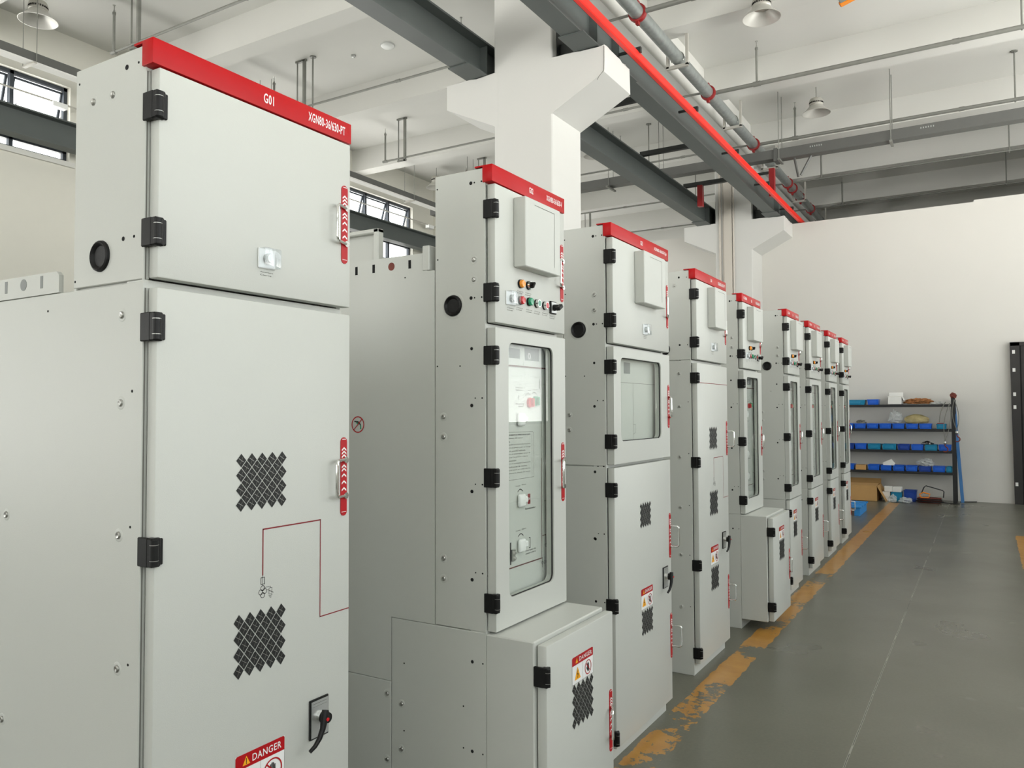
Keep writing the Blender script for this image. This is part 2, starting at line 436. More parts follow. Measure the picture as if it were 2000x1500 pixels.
# ------------------------------------------------------------------ crane runway beams
def ibeam(name, xc, label, z0=5.22, h=.36, w=.21, y0=-6, y1=23.9, mat='beam'):
    m = MB()
    m.box(xc-w/2, xc+w/2, y0, y1, z0, z0+.014, mat); m.box(xc-w/2-.02, xc+w/2+.02, y0, y1, z0+h-.02, z0+h, mat)
    m.box(xc-.007, xc+.007, y0, y1, z0+.014, z0+h-.02, mat)
    m.box(xc-.03, xc+.03, y0, y1, z0+h, z0+h+.03, 'beam_dk')
    for ys in (7.0, 15.0):
        for yy in (ys+.05, ys+.6): m.box(xc-w/2+.01, xc+w/2-.01, yy, yy+.012, z0+.014, z0+h-.02, mat)
        m.box(xc-w/2-.03, xc+w/2+.03, ys-.35, ys+1.0, z0-.012, z0, mat)
    t = m.obj(name, smooth=False); return tag(t, label, 'crane beam', 'crane runway beams')
ibeam('crane_beam', -4.66, 'dark grey steel crane beam resting on the left corbels of the columns')
ibeam('crane_beam', -3.345, 'dark grey steel crane beam beside the red rail on the right corbels')
ibeam('crane_beam', -10.78, 'dark grey steel crane beam running in front of the left wall windows')
# steel plates tying beams to the near column
for y, lab in ((7.3, 'near'), (15.3, 'far')):
    m = MB(); m.box(-3.742, -3.45, y-.12, y+.02, 5.225, 5.42, 'beam_dk'); m.box(-3.745, -3.73, y-.2, y+.1, 5.225, 5.55, 'beam_dk')
    tag(m.obj('beam_bracket', smooth=False), 'dark steel bracket tying the right crane beam to the %s column' % lab, 'bracket')
for y in (9.5, 11.62, 13.7):
    m = MB(); m.box(-4.62, -3.38, y-.035, y+.035, 5.62, 5.69, 'beam_dk')
    lb = {9.5: 'black steel crossbar between the crane beams just behind the near column', 11.62: 'black steel crossbar between the crane beams, middle one in view',
          13.7: 'black steel crossbar between the crane beams carrying a dark red post'}[y]
    tag(m.obj('crossbar', smooth=False), lb, 'crossbar', 'crossbars between the crane beams')
for x, lab in ((-4.31, 'dark red steel post hanging from the black crossbar near the far column'), (-3.06, 'red steel post standing behind the bright red rail under the big pipe')):
    m = MB(); m.box(x-.045, x+.045, 13.64, 13.74, 5.24, 5.62 if x < -4 else 5.72, 'clamp')
    if x > -4: m.box(-3.4, x, 13.67, 13.71, 5.64, 5.68, 'beam_dk')
    tag(m.obj('red_post', smooth=False), lab, 'post')

# bright red conductor rail
t = thing('conductor_rail', 'bright red crane power rail running beside the right crane beam', 'power rail', (-3.03, 0, 5.27))
MB().box(-.028, .028, -6, 15.75+8, -.045, .045, 'railred', bevel=.008).obj('rail', t)
y = 3.8
while y < 23:
    m = MB(); m.box(-.2, .0, y-.012, y+.012, .05, .075, 'beam_dk'); m.box(-.012, .05, y-.02, y+.02, .03, .085, 'beam_dk'); m.obj('clip', t, smooth=False); y += 1.87

# big galvanised main pipe with red grooved couplings and hangers
BR = [5.96, 8.6, 11.35, 14.0, 16.8, 19.25]
t = thing('main_pipe', 'thick galvanised sprinkler main pipe with red couplings along the ceiling', 'pipe', (-3.44, 0, 6.3))
MB().cyl((0, -6, 0), (0, 23.9, 0), .084, 'galv', n=28).obj('pipe', t)
for yb in BR+[17.25, 3.4, 18.1]:
    m = MB(); m.lathe([(.086, -.035), (.108, -.03), (.112, 0), (.108, .03), (.086, .035)], (0, yb, 0), 'clamp', 28, 'y')
    m.box(-.02, .02, yb-.03, yb+.03, .1, .145, 'clamp', bevel=.004); m.box(-.02, .02, yb-.03, yb+.03, -.145, -.1, 'clamp', bevel=.004)
    m.obj('coupling', t)
for yh in (7.35, 10.0, 12.65, 15.2, 17.95, 20.5):
    m = MB(); z1 = .30 if yh < 16 or True else .3
    m.box(-.15, -.115, yh-.02, yh+.02, -.12, z1, 'lamp_body'); m.box(.115, .15, yh-.02, yh+.02, -.12, z1, 'lamp_body')
    m.box(-.15, .15, yh-.02, yh+.02, -.135, -.095, 'lamp_body')
    m.tube([(.088*math.cos(a), yh, .088*math.sin(a)) for a in [i*PI/12 for i in range(-2, 15)]], .007, 'steel', n=6)
    m.obj('hanger', t, smooth=False)

# sprinkler branch pipes
def branch(y, x0, x1, risers, label, hang=(), r=.017):
    t = thing('sprinkler_pipe', label, 'sprinkler pipe', (0, y, 6.3), 'sprinkler branch pipes')
    m = MB(); m.cyl((x0, 0, 0), (x1, 0, 0), r, 'pipe_g', n=12); m.obj('pipe', t)
    for x in risers:
        m = MB(); m.cyl((x-.05, 0, 0), (x+.05, 0, 0), r+.008, 'pipe_g', n=12); m.cyl((x, 0, 0), (x, 0, .5), .017, 'pipe_g', n=8)
        m.cyl((x, 0, .5), (x, 0, .53), .023, 'pipe_g', n=8); m.obj('riser', t)
        m = MB(); m.cyl((x, 0, .53), (x, 0, .56), .016, 'steel', r1=.01, n=8); m.cyl((x, 0, .56), (x, 0, .62), .006, 'steel', n=6); m.cyl((x, 0, .62), (x, 0, .625), .02, 'steel', n=10)
        m.obj('sprinkler_head', t)
    for x in [x0+(x1-x0)*k for k in (.42, .8)]:
        MB().cyl((x-.04, 0, 0), (x+.04, 0, 0), r+.006, 'pipe_g', n=12).obj('pipe_sleeve', t)
    for x, two in hang:
        m = MB()
        if two:
            m.box(x-.11, x+.11, -.02, .02, .72, .75, 'pipe_g')
            m.cyl((x-.08, 0, -.06), (x-.08, 0, .74), .011, 'pipe_g', n=6); m.box(x+.05, x+.09, -.02, .02, -.06, .74, 'pipe_g'); m.box(x-.1, x+.1, -.02, .02, -.06, -.035, 'pipe_g')
        else:
            m.cyl((x, 0, -.04), (x, 0, .75), .012, 'pipe_g', n=6); m.cyl((x, 0, .735), (x, 0, .75), .05, 'pipe_g', n=10)
        m.obj('hanger', t)
L_ = 'thin sprinkler pipe in the left bay, '; R_ = 'grey sprinkler pipe across the right bay '
branch(5.96, -9.66, -3.5, [-9.66, -5.98], L_+'passing above the G01 cubicle', [(-9.2, True)])
branch(8.6, -9.66, -3.5, [-9.6, -5.98], L_+'just above the G01 red header', [(-9.0, True), (-8.75, False), (-5.2, False)])
branch(11.3, -9.66, -3.5, [-9.6, -5.98], L_+'ending left of the near column', [(-9.2, True), (-5.4, False)])
branch(14.0, -9.66, -3.5, [-9.6, -5.98], L_+'seen right of the near column', [(-9.2, True), (-5.4, False)])
branch(16.8, -9.66, -3.5, [-9.6, -5.98], L_+'just behind the partition wall line', [(-9.2, True), (-5.4, False)])
branch(19.25, -9.66, -3.5, [-9.6, -5.98], L_+'farthest one, low behind the far column', [(-9.2, True)])
branch(8.6, -3.38, 4.1, [-2.74, .86], R_+'at the very top edge', [(.47, True)], .03)
branch(11.4, -3.38, 4.1, [-2.74, .86], R_+'with an upright sprinkler below the nearer lamp', [(.47, False)], .03)
branch(14.05, -3.38, 4.1, [-2.74, .86], R_+'just above the dark cable tray', [(.47, False)], .028)
branch(16.8, -3.38, 4.1, [-2.78, .86], R_+'just below the dark cable tray', [(.45, False)])
branch(19.25, -3.38, 4.1, [-2.74, .86], R_+'lowest, just above the partition', [(.45, False)])

# cable trays
t = thing('cable_tray', 'dark grey cable tray crossing the right bay above the partition', 'cable tray', (0, 13.85, 5.98), 'dark cable trays')
m = MB(); m.box(-2.98, 4.15, -.10, .10, -.085, .085, 'tray'); m.obj('tray', t, smooth=False)
MB().box(-3.04, -2.98, -.12, .12, -.12, .10, 'tray').obj('end_plate', t, smooth=False)
for x in (-2.95, -1.22, 2.2):
    m = MB(); m.cyl((x, -.13, -.1), (x, -.13, 1.06), .008, 'pipe_g', n=6); m.cyl((x, .13, -.1), (x, .13, 1.06), .008, 'pipe_g', n=6); m.box(x-.02, x+.02, -.15, .15, -.12, -.09, 'pipe_g'); m.obj('hanger', t)
for x in (-2.45, -.8, 1.4):
    m = MB()
    for k in range(6): m.box(x+k*.035, x+k*.035+.015, -.102, -.098, .02, .045, 'silver')
    m.obj('slot_row', t, smooth=False)
m = MB(); m.tube([(-2.72, 0, -.09), (-2.66, 0, -.42)], .022, 'tray', n=6); m.tube([(-2.45, 0, -.09), (-2.62, 0, -.40)], .022, 'tray', n=6); m.obj('strut', t)
t = thing('cable_tray', 'dark grey cable tray crossing the left bay behind the near column', 'cable tray', (0, 13.85, 5.98), 'dark cable trays')
m = MB(); m.box(-10.4, -3.04, -.10, .10, -.07, .085, 'tray'); m.obj('tray', t, smooth=False)
for x in (-9.4, -6.12, -5.1):
    m = MB(); m.cyl((x, -.115, -.1), (x, -.115, 1.06), .006, 'pipe_g', n=6); m.cyl((x, .115, -.1), (x, .115, 1.06), .006, 'pipe_g', n=6); m.box(x-.02, x+.02, -.2, .2, -.12, -.09, 'pipe_g'); m.obj('hanger', t)
for x in (-7.4, -5.35):
    m = MB()
    for k in range(6): m.box(x+k*.035, x+k*.035+.015, -.102, -.098, .02, .045, 'silver')
    m.obj('slot_row', t, smooth=False)
t = thing('cable_tray', 'dark grey cable tray hung on thin wires along the left windows', 'cable tray', (-10.0, 0, 5.98), 'dark cable trays')
m = MB(); m.box(-.09, .05, -6, 13.7, -.05, .055, 'tray'); m.box(-.09, .05, -6, 13.7, -.075, -.052, 'paper'); m.obj('tray', t, smooth=False)
for y in (5.1, 12.55, 8.8):
    m = MB(); m.cyl((-.12, y-.03, -.09), (-.12, y-.03, 1.07), .005, 'pipe_g', n=5); m.cyl((.08, y+.03, -.09), (.08, y+.03, 1.07), .005, 'pipe_g', n=5); m.box(-.15, .11, y-.02, y+.02, -.1, -.08, 'lamp_body'); m.obj('hanger', t)
# thin conduit in front of the left windows
for (a, b, z, lab) in ((-2, 6.35, 5.92, 'thin white conduit crossing the nearer left window'), (8.3, 14.9, 5.92, 'thin white conduit crossing the farther left window')):
    m = MB(); m.cyl((XL+.26, a, z), (XL+.26, b, z), .013, 'lamp_body', n=8); m.box(XL+.2, XL+.3, b-.45, b-.25, z-.07, z+.0, 'white')
    if b > 10: m.cyl((XL+.26, b, z), (XL+.26, b, z-1.1), .013, 'lamp_body', n=8)
    tag(m.obj('conduit'), lab, 'conduit')

# pendant lamps
def lamp(label, first=[None], loc=(0, 0, 0)):
    if first[0] is None:
        t = thing('pendant_lamp', label, 'lamp', loc, 'round metal pendant lamps')
        m = MB(); m.lathe([(.228, .0), (.225, .006), (.19, .035), (.15, .075), (.115, .115), (.105, .13), (.1, .13), (.11, .11), (.145, .07), (.185, .03), (.222, .0), (.228, 0)], (0, 0, 0), 'shade', 40); m.obj('shade', t)
        m = MB(); m.lathe([(.0, .12), (.10, .125), (.112, .14), (.112, .16), (.10, .165), (.1, .18), (.112, .185), (.11, .215), (.095, .245), (.04, .255), (.0, .255)], (0, 0, 0), 'lamp_body', 32)
        for i in range(24):
            a = 2*PI*i/24; m.box(.10, .114, -.004, .004, .162, .185, 'ink', mtx=Matrix.Rotation(a, 4, 'Z'))
        m.obj('housing', t)
        m = MB(); m.cyl((0, 0, .17), (0, 0, .45), .008, 'steel', n=8); m.obj('cord', t)
        first[0] = t; return t
    return dup(first[0], loc, label)
lamp('round metal pendant lamp at the top of the right bay, nearer of the two there', loc=(-2.245, 9.62, 6.36))
[setattr(c, 'scale', (1, 1, .69/.45)) for c in bpy.data.objects if c.name == 'cord']
lamp('round metal pendant lamp in the right bay above the dark cable tray', loc=(-2.36, 13.88, 6.6))
lamp('round metal pendant lamp at the top left corner above the left window', loc=(-10.27, 5.32, 6.6))
lamp('pale round pendant lamp half hidden behind the left crane beam', loc=(-6.5, 13.95, 6.6))
lamp('pale round pendant lamp peeking out beside the top of the G02 cubicle', loc=(-10.45, 14.05, 6.6))

# ceiling detectors
def detector(x, y, r, label, mat='white', d=.05):
    m = MB(); m.lathe([(r, 0), (r, -d*.4), (r*.8, -d*.8), (r*.35, -d), (0, -d)], (0, 0, 0), mat, 24); m.lathe([(0, 0), (r*1.05, 0), (r*1.05, -.006)], (0, 0, 0), mat, 24)
    tag(m.obj('smoke_detector', loc=(x, y, ZC)), label, 'detector')
detector(-7.52, 8.9, .1, 'round white smoke detector on the ceiling left of the crane beam')
detector(-8.19, 8.89, .035, 'small round sensor on the ceiling left of the smoke detector', 'silver', .04)
detector(-2.19, 17.3, .06, 'small black spot detector on the ceiling below the right cable tray', 'black', .03)
detector(-6.07, 17.3, .06, 'small black spot detector on the left bay ceiling between the crane beams', 'black', .03)

# ceiling fan (only a blade tip reaches the picture)
t = thing('ceiling_fan', 'large ceiling fan blade tip, grey with an orange end, at the top edge', 'fan', (-1.42, 7.75, 6.28))
m = MB(); m.cyl((0, 0, .0), (0, 0, .77), .04, 'galv', n=12); m.cyl((0, 0, -.08), (0, 0, .12), .2, 'lamp_body', n=24); m.obj('hub', t)
for k in range(3):
    a = PI/2-.09+k*2*PI/3
    mt = Matrix.Rotation(a, 4, 'Z') @ Matrix.Rotation(math.radians(-14), 4, 'X')
    m = MB(); m.box(.18, 1.78, -.085, .085, -.012, .012, 'galv', bevel=.008, mtx=mt); b = m.obj('blade', t)
    m = MB(); m.box(1.775, 1.86, -.11, .1, -.02, .03, 'orange', bevel=.012, mtx=mt); m.obj('tip', b, label='orange blade tip')

# ------------------------------------------------------------------ switchgear cubicles
def hinge(parent, x, y0, z, h=.066):
    m = MB()
    m.box(x-.041, x-.004, y0-.004, y0+.006, z-h/2, z+h/2, 'black', bevel=.002)
    m.box(x-.012, x+.011, y0-.003, y0+.022, z-h/2, z+h/2, 'black', bevel=.003)
    m.cyl((x+.008, y0+.006, z-h/2+.004), (x+.008, y0+.006, z+h/2-.004), .0095, 'black', n=12)
    m.box(x-.002, x+.006, y0+.020, y0+.031, z-h/2+.003, z+h/2-.003, 'black', bevel=.002)
    for zz in (z-h*.27, z+h*.27): m.cyl((x+.008, y0+.006, zz-.0006), (x+.008, y0+.006, zz+.0006), .0102, 'steel', n=12)
    m.obj('hinge', parent)
def plate_handle(parent, x, yc, z0, z1, hz0=None, hz1=None, tilt=(.02, -.055), w=.026):
    m = MB(); L = z1-z0; r = w/2; pts = []
    for i in range(9): a = PI*i/8; pts.append((yc+r*math.cos(a), z1-r+r*math.sin(a)))
    for i in range(9): a = PI+PI*i/8; pts.append((yc+r*math.cos(a), z0+r+r*math.sin(a)))
    m.prism(pts, x, x+.002, 'plate_red', 'x')
    for tt in (.125, .17, .215, .345, .388, .46, .548, .635):
        zt = z1-L*tt; a = r*.72; th = L*.022
        m.poly([(yc-a, zt-a*.75), (yc, zt), (yc+a, zt-a*.75), (yc+a, zt-a*.75-th), (yc, zt-th), (yc-a, zt-a*.75-th)], 'label_white', x+.002)
    m.line([(yc-r*.5, z1-L*.025), (yc+r*.5, z1-L*.025)], .0022, 'label_white', x+.002)
    m.line([(yc-r*.7, z0+L*.05), (yc+r*.7, z0+L*.05)], .0014, 'label_white', x+.002)
    m.obj('handle_plate', parent)
    hz0 = z0+L*.255 if hz0 is None else hz0; hz1 = z0+L*.71 if hz1 is None else hz1
    dx, dy = tilt; y = yc+.006; m = MB(); path = []
    bend = .012
    D = Vector((dx, dy, 0)); Ld = D.length; u = D/Ld
    A = Vector((x+.002, y, hz1)); B = Vector((x+.002, y, hz0))
    path.append(A)
    for i in range(5):
        a = PI/2*i/4; path.append(A+u*(Ld-bend+bend*math.sin(a))+Vector((0, 0, -bend*(1-math.cos(a)))))
    for i in range(5):
        a = PI/2*(4-i)/4; path.append(B+u*(Ld-bend+bend*math.sin(a))+Vector((0, 0, bend*(1-math.cos(a)))))
    path.append(B)
    m.tube(path, .0048, 'chrome', n=10)
    for P in (A, B): m.cyl(P, P+Vector((.005, 0, 0)), .0095, 'chrome', n=12)
    m.obj('handle', parent)
def vent(parent, x, y0, y1, z0, z1):
    m = MB(); nc = 5; py = (y1-y0)/nc; pz = (z1-z0)/4; g = .46
    for row in range(7):
        n = nc if row % 2 == 0 else nc-1
        for c in range(n):
            cy = y0+py*(c+.5)+(0 if row % 2 == 0 else py/2); cz = z1-pz/2-row*pz/2
            a, b = py*g, pz*g
            m.poly([(cy-a, cz), (cy, cz-b), (cy+a, cz), (cy, cz+b)], 'mesh', x, .0008)
            m.line([(cy-a*.5, cz+b*.3), (cy+a*.4, cz-b*.2)], .0012, 'steel', x, .0012)
            m.line([(cy-a*.2, cz-b*.5), (cy+a*.25, cz+b*.45)], .0010, 'grey_ink', x, .0013)
    m.obj('vent_grille', parent, smooth=False)
def danger(parent, x, y0, y1, z1, h=.114):
    m = MB(); w = y1-y0; hh = h*.32; z0 = z1-h
    m.poly([(y0, z0), (y1, z0), (y1, z1), (y0, z1)], 'label_white', x, .0006)
    m.poly([(y0, z1-hh), (y1, z1-hh), (y1, z1-.004), (y1-.004, z1), (y0+.004, z1), (y0, z1-.004)], 'plate_red', x, .0010)
    def tri(cy, cz, s, mk):
        m.poly([(cy-s, cz-s*.85), (cy+s, cz-s*.85), (cy, cz+s)], 'yellow', x, .0014)
        if mk == '!': m.line([(cy, cz+s*.45), (cy, cz-s*.25)], s*.16, 'ink', x, .0018); m.line([(cy, cz-s*.45), (cy, cz-s*.6)], s*.16, 'ink', x, .0018)
        else: m.line([(cy+s*.1, cz+s*.5), (cy-s*.18, cz-.05*s), (cy+s*.16, cz-.1*s), (cy-.05*s, cz-s*.6)], s*.13, 'ink', x, .0018)
    tri(y0+w*.21, z1-hh*.52, hh*.33, '!')
    m.text('DANGER', x, y0+w*.33, z1-hh*.5, w*.6, hh*.5, 'label_white', lift=.0014)
    m.line([(y0+w*.5, z1-hh), (y0+w*.5, z0)], .0008, 'grey_ink', x, .0010)
    for q in (((y0, z0), (y1, z0)), ((y0, z0), (y0, z1-hh)), ((y1, z0), (y1, z1-hh))): m.line(q, .0008, 'grey_ink', x, .0010)
    cz = (z0+z1-hh)/2; tri(y0+w*.25, cz, (h-hh)*.36, 'z')
    cy = y0+w*.75; R = (h-hh)*.38
    # open hand symbol
    m.poly([(cy-R*.28, cz-R*.1), (cy-R*.2, cz-R*.62), (cy+R*.22, cz-R*.62), (cy+R*.32, cz-R*.1), (cy+R*.3, cz+.1*R), (cy-R*.3, cz+.1*R)], 'ink', x, .0014)
    for k, hgt in enumerate((.5, .62, .58, .42)):
        yy = cy-R*.24+k*R*.16; m.line([(yy, cz), (yy, cz+R*hgt)], R*.12, 'ink', x, .0014)
    m.line([(cy-R*.26, cz-R*.35), (cy-R*.52, cz+R*.02)], R*.13, 'ink', x, .0014)
    m.ring(cy, cz, R, R*.13, 'plate_red', x, .0018); m.line([(cy-R*.66, cz+R*.66), (cy+R*.66, cz-R*.66)], R*.13, 'plate_red', x, .0020)
    m.obj('danger_label', parent, smooth=False)
def button_cover(parent, x, y0, y1, z0, z1):
    m = MB(); m.box(x, x+.004, y0, y1, z0, z1, 'white', bevel=.002)
    cy, cz = (y0+y1)/2, (z0+z1)/2
    m.cyl((x+.004, cy, cz), (x+.014, cy, cz), .014, 'silver', n=20); m.cyl((x+.014, cy, cz), (x+.019, cy, cz), .011, 'white', n=20)
    b = m.obj('push_button', parent)
    m = MB(); m.box(x+.001, x+.028, y0+.001, y1-.001, z0+.001, z1-.001, 'clear', bevel=.003, seg=2); m.obj('clear_cover', parent)
def scribble(m, x, y, z, w, n=2, h=.004, dz=.0075, mat='grey_ink'):
    words = ['Controlador de', 'condensacion', 'Apertura', 'Cierre', 'Local', 'Remoto']
    for k in range(n): m.text(words[(k+int(w*1000)) % 6] if n > 1 else 'Local', x, y, z-k*dz, w*(1 if k == 0 else .85), h, mat, lift=.0008)
def isolator(parent, x, y0, z0):
    m = MB(); m.box(x, x+.006, y0, y0+.072, z0, z0+.11, 'black', bevel=.002)
    m.box(x+.006, x+.007, y0+.004, y0+.068, z0+.005, z0+.105, 'silver')
    m.line([(y0+.01, z0+.098), (y0+.062, z0+.098)], .0012, 'grey_ink', x+.007); m.line([(y0+.01, z0+.090), (y0+.062, z0+.090)], .0008, 'grey_ink', x+.007)
    m.obj('isolator_plate', parent)
    cy, cz = y0+.036, z0+.060
    m = MB(); m.cyl((x+.007, cy, cz), (x+.024, cy, cz), .014, 'chrome', n=20)
    m.cyl((x+.024, cy, cz), (x+.040, cy, cz), .014, 'black', n=20); m.cyl((x+.02, cy, cz), (x+.03, cy, cz), .017, 'black', n=20)
    m.tube([(x+.040, cy-.012, cz+.026), (x+.042, cy-.018, cz+.006), (x+.044, cy-.026, cz-.02), (x+.044, cy-.038, cz-.042), (x+.043, cy-.054, cz-.058), (x+.040, cy-.070, cz-.068)], [.0095, .0105, .008, .007, .006, .005], 'black', n=10)
    m.cyl((x+.050, cy-.016, cz+.004), (x+.054, cy-.016, cz+.004), .005, 'lred', n=10)
    m.obj('isolator_lever', parent)
def lamp_btn(parent, kind, x, y, z):
    m = MB()
    if kind in ('amber', 'lred', 'lgreen'):
        m.cyl((x, y, z), (x+.007, y, z), .0165, 'black', n=22); m.lathe([(.0, .019), (.012, .018), (.0145, .015), (.015, .006)], (x, y, z), kind, 22, 'x'); m.obj('indicator_lamp', parent)
    elif kind == 'sw':
        m.cyl((x, y, z), (x+.007, y, z), .0165, 'black', n=22); m.cyl((x+.007, y, z), (x+.014, y, z), .0155, 'chrome', r1=.0135, n=22)
        m.cyl((x+.014, y, z), (x+.018, y, z), .012, 'black', n=22)
        m.box(x+.016, x+.030, -.005, .005, -.013, .013, 'black', bevel=.003, mtx=Matrix.Translation((0, y, z)) @ Matrix.Rotation(math.radians(-35), 4, 'X')); m.obj('selector_switch', parent)
    elif kind in ('pg', 'pr'):
        m.cyl((x, y, z), (x+.006, y, z), .0165, 'black', n=22); m.cyl((x+.006, y, z), (x+.016, y, z), .0155, 'chrome', r1=.0145, n=22)
        m.cyl((x+.016, y, z), (x+.0165, y, z), .0115, 'lgreen2' if kind == 'pg' else 'lred', n=22); m.obj('push_button', parent)
    elif kind == 'cam':
        m.box(x, x+.008, y-.024, y+.024, z-.025, z+.025, 'black', bevel=.002); m.box(x+.008, x+.009, y-.02, y+.02, z-.021, z+.021, 'silver')
        m.cyl((x+.009, y, z), (x+.026, y, z), .013, 'black', r1=.011, n=18)
        m.box(x+.024, x+.042, -.018, .016, -.008, .008, 'black', bevel=.003, mtx=Matrix.Translation((0, y, z)) @ Matrix.Rotation(math.radians(30), 4, 'X')); m.obj('selector_switch', parent)
def mimic(parent, x, W, top=False):
    m = MB(); y0 = .325; a = 'mimic'
    m.line([(y0, 1.175), (y0, 1.293), (.531, 1.293)], .0036, a, x); m.line([(.531, 1.293), (.531, 1.021), (W-.004, 1.021)], .0030, a, x)
    if top: m.line([(.02, 1.768), (W-.004, 1.768)], .0036, a, x)
    k = 'ink'; m.line([(y0, 1.175), (y0, 1.147)], .0012, k, x)
    m.line([(y0-.006, 1.168), (y0+.006, 1.168), (y0+.006, 1.151), (y0-.006, 1.151), (y0-.006, 1.168)], .0016, k, x)
    for dy, dz in ((0, 0), (-.0065, -.0095), (.0065, -.0085), (0, -.018)): m.ring(y0+dy, 1.1405+dz, .0066, .0015, k, x)
    m.line([(y0+.007, 1.141), (y0+.026, 1.141), (y0+.026, 1.137)], .0010, k, x)
    m.line([(y0+.021, 1.137), (y0+.031, 1.137), (y0+.031, 1.121), (y0+.021, 1.121), (y0+.021, 1.137)], .0010, k, x)
    m.line([(y0+.016, 1.134), (y0+.036, 1.123)], .0012, k, x)
    for i, ww in enumerate((.006, .004, .0022)): m.line([(y0+.026-ww, 1.1175-i*.003), (y0+.026+ww, 1.1175-i*.003)], .0010, k, x)
    m.obj('mimic_diagram', parent, smooth=False)
def door_slab(parent, name, x, W, z0, z1, t=.034, y0=.012):
    m = MB(); m.box(x-t, x, y0, W, z0, z1, 'paint', bevel=.004, seg=2); return m.obj(name, parent)
def rrect(y0, y1, z0, z1, r, k=6):
    P = []
    for cy, cz, a0 in ((y1-r, z1-r, 0), (y0+r, z1-r, PI/2), (y0+r, z0+r, PI), (y1-r, z0+r, 3*PI/2)):
        P.append([(cy+r*math.cos(a0+PI/2*i/k), cz+r*math.sin(a0+PI/2*i/k)) for i in range(k+1)])
    return P
def window_door(parent, x, W, z0, z1, wy0, wy1, wz0, wz1, t=.034):
    m = MB(); Y0 = .012; arcs = rrect(wy0, wy1, wz0, wz1, .03); oc = [(W, z1), (Y0, z1), (Y0, z0), (W, z0)]
    for xx in (x, x-t):
        for i in range(4):
            A = arcs[i]; B = arcs[(i+1) % 4]
            for p, q in zip(A[:-1], A[1:]): m.faces([(xx, *p), (xx, *q), (xx, *oc[i])], [(0, 1, 2)], 'paint')
            m.faces([(xx, *A[-1]), (xx, *B[0]), (xx, *oc[(i+1) % 4]), (xx, *oc[i])], [(0, 1, 2, 3)], 'paint')
    loop = [p for A in arcs for p in A]
    for L, mt in ((loop, 'paint'), (oc, 'paint')):
        n = len(L)
        for i in range(n):
            p, q = L[i], L[(i+1) % n]; m.faces([(x, *p), (x, *q), (x-t, *q), (x-t, *p)], [(0, 1, 2, 3)], mt)
    bmesh.ops.remove_doubles(m.bm, verts=m.bm.verts[:], dist=.00005)
    d = m.obj('window_door', parent, smooth=False)
    m = MB(); m.tube([(x-.009, *p) for p in loop], .0035, 'ink', n=6, closed=True); m.obj('gasket', d)
    m = MB(); g = .004; m.box(x-.016, x-.012, wy0-.01, wy1+.01, wz0-.01, wz1+.01, 'door_glass'); m.obj('glass', d, smooth=False)
    return d
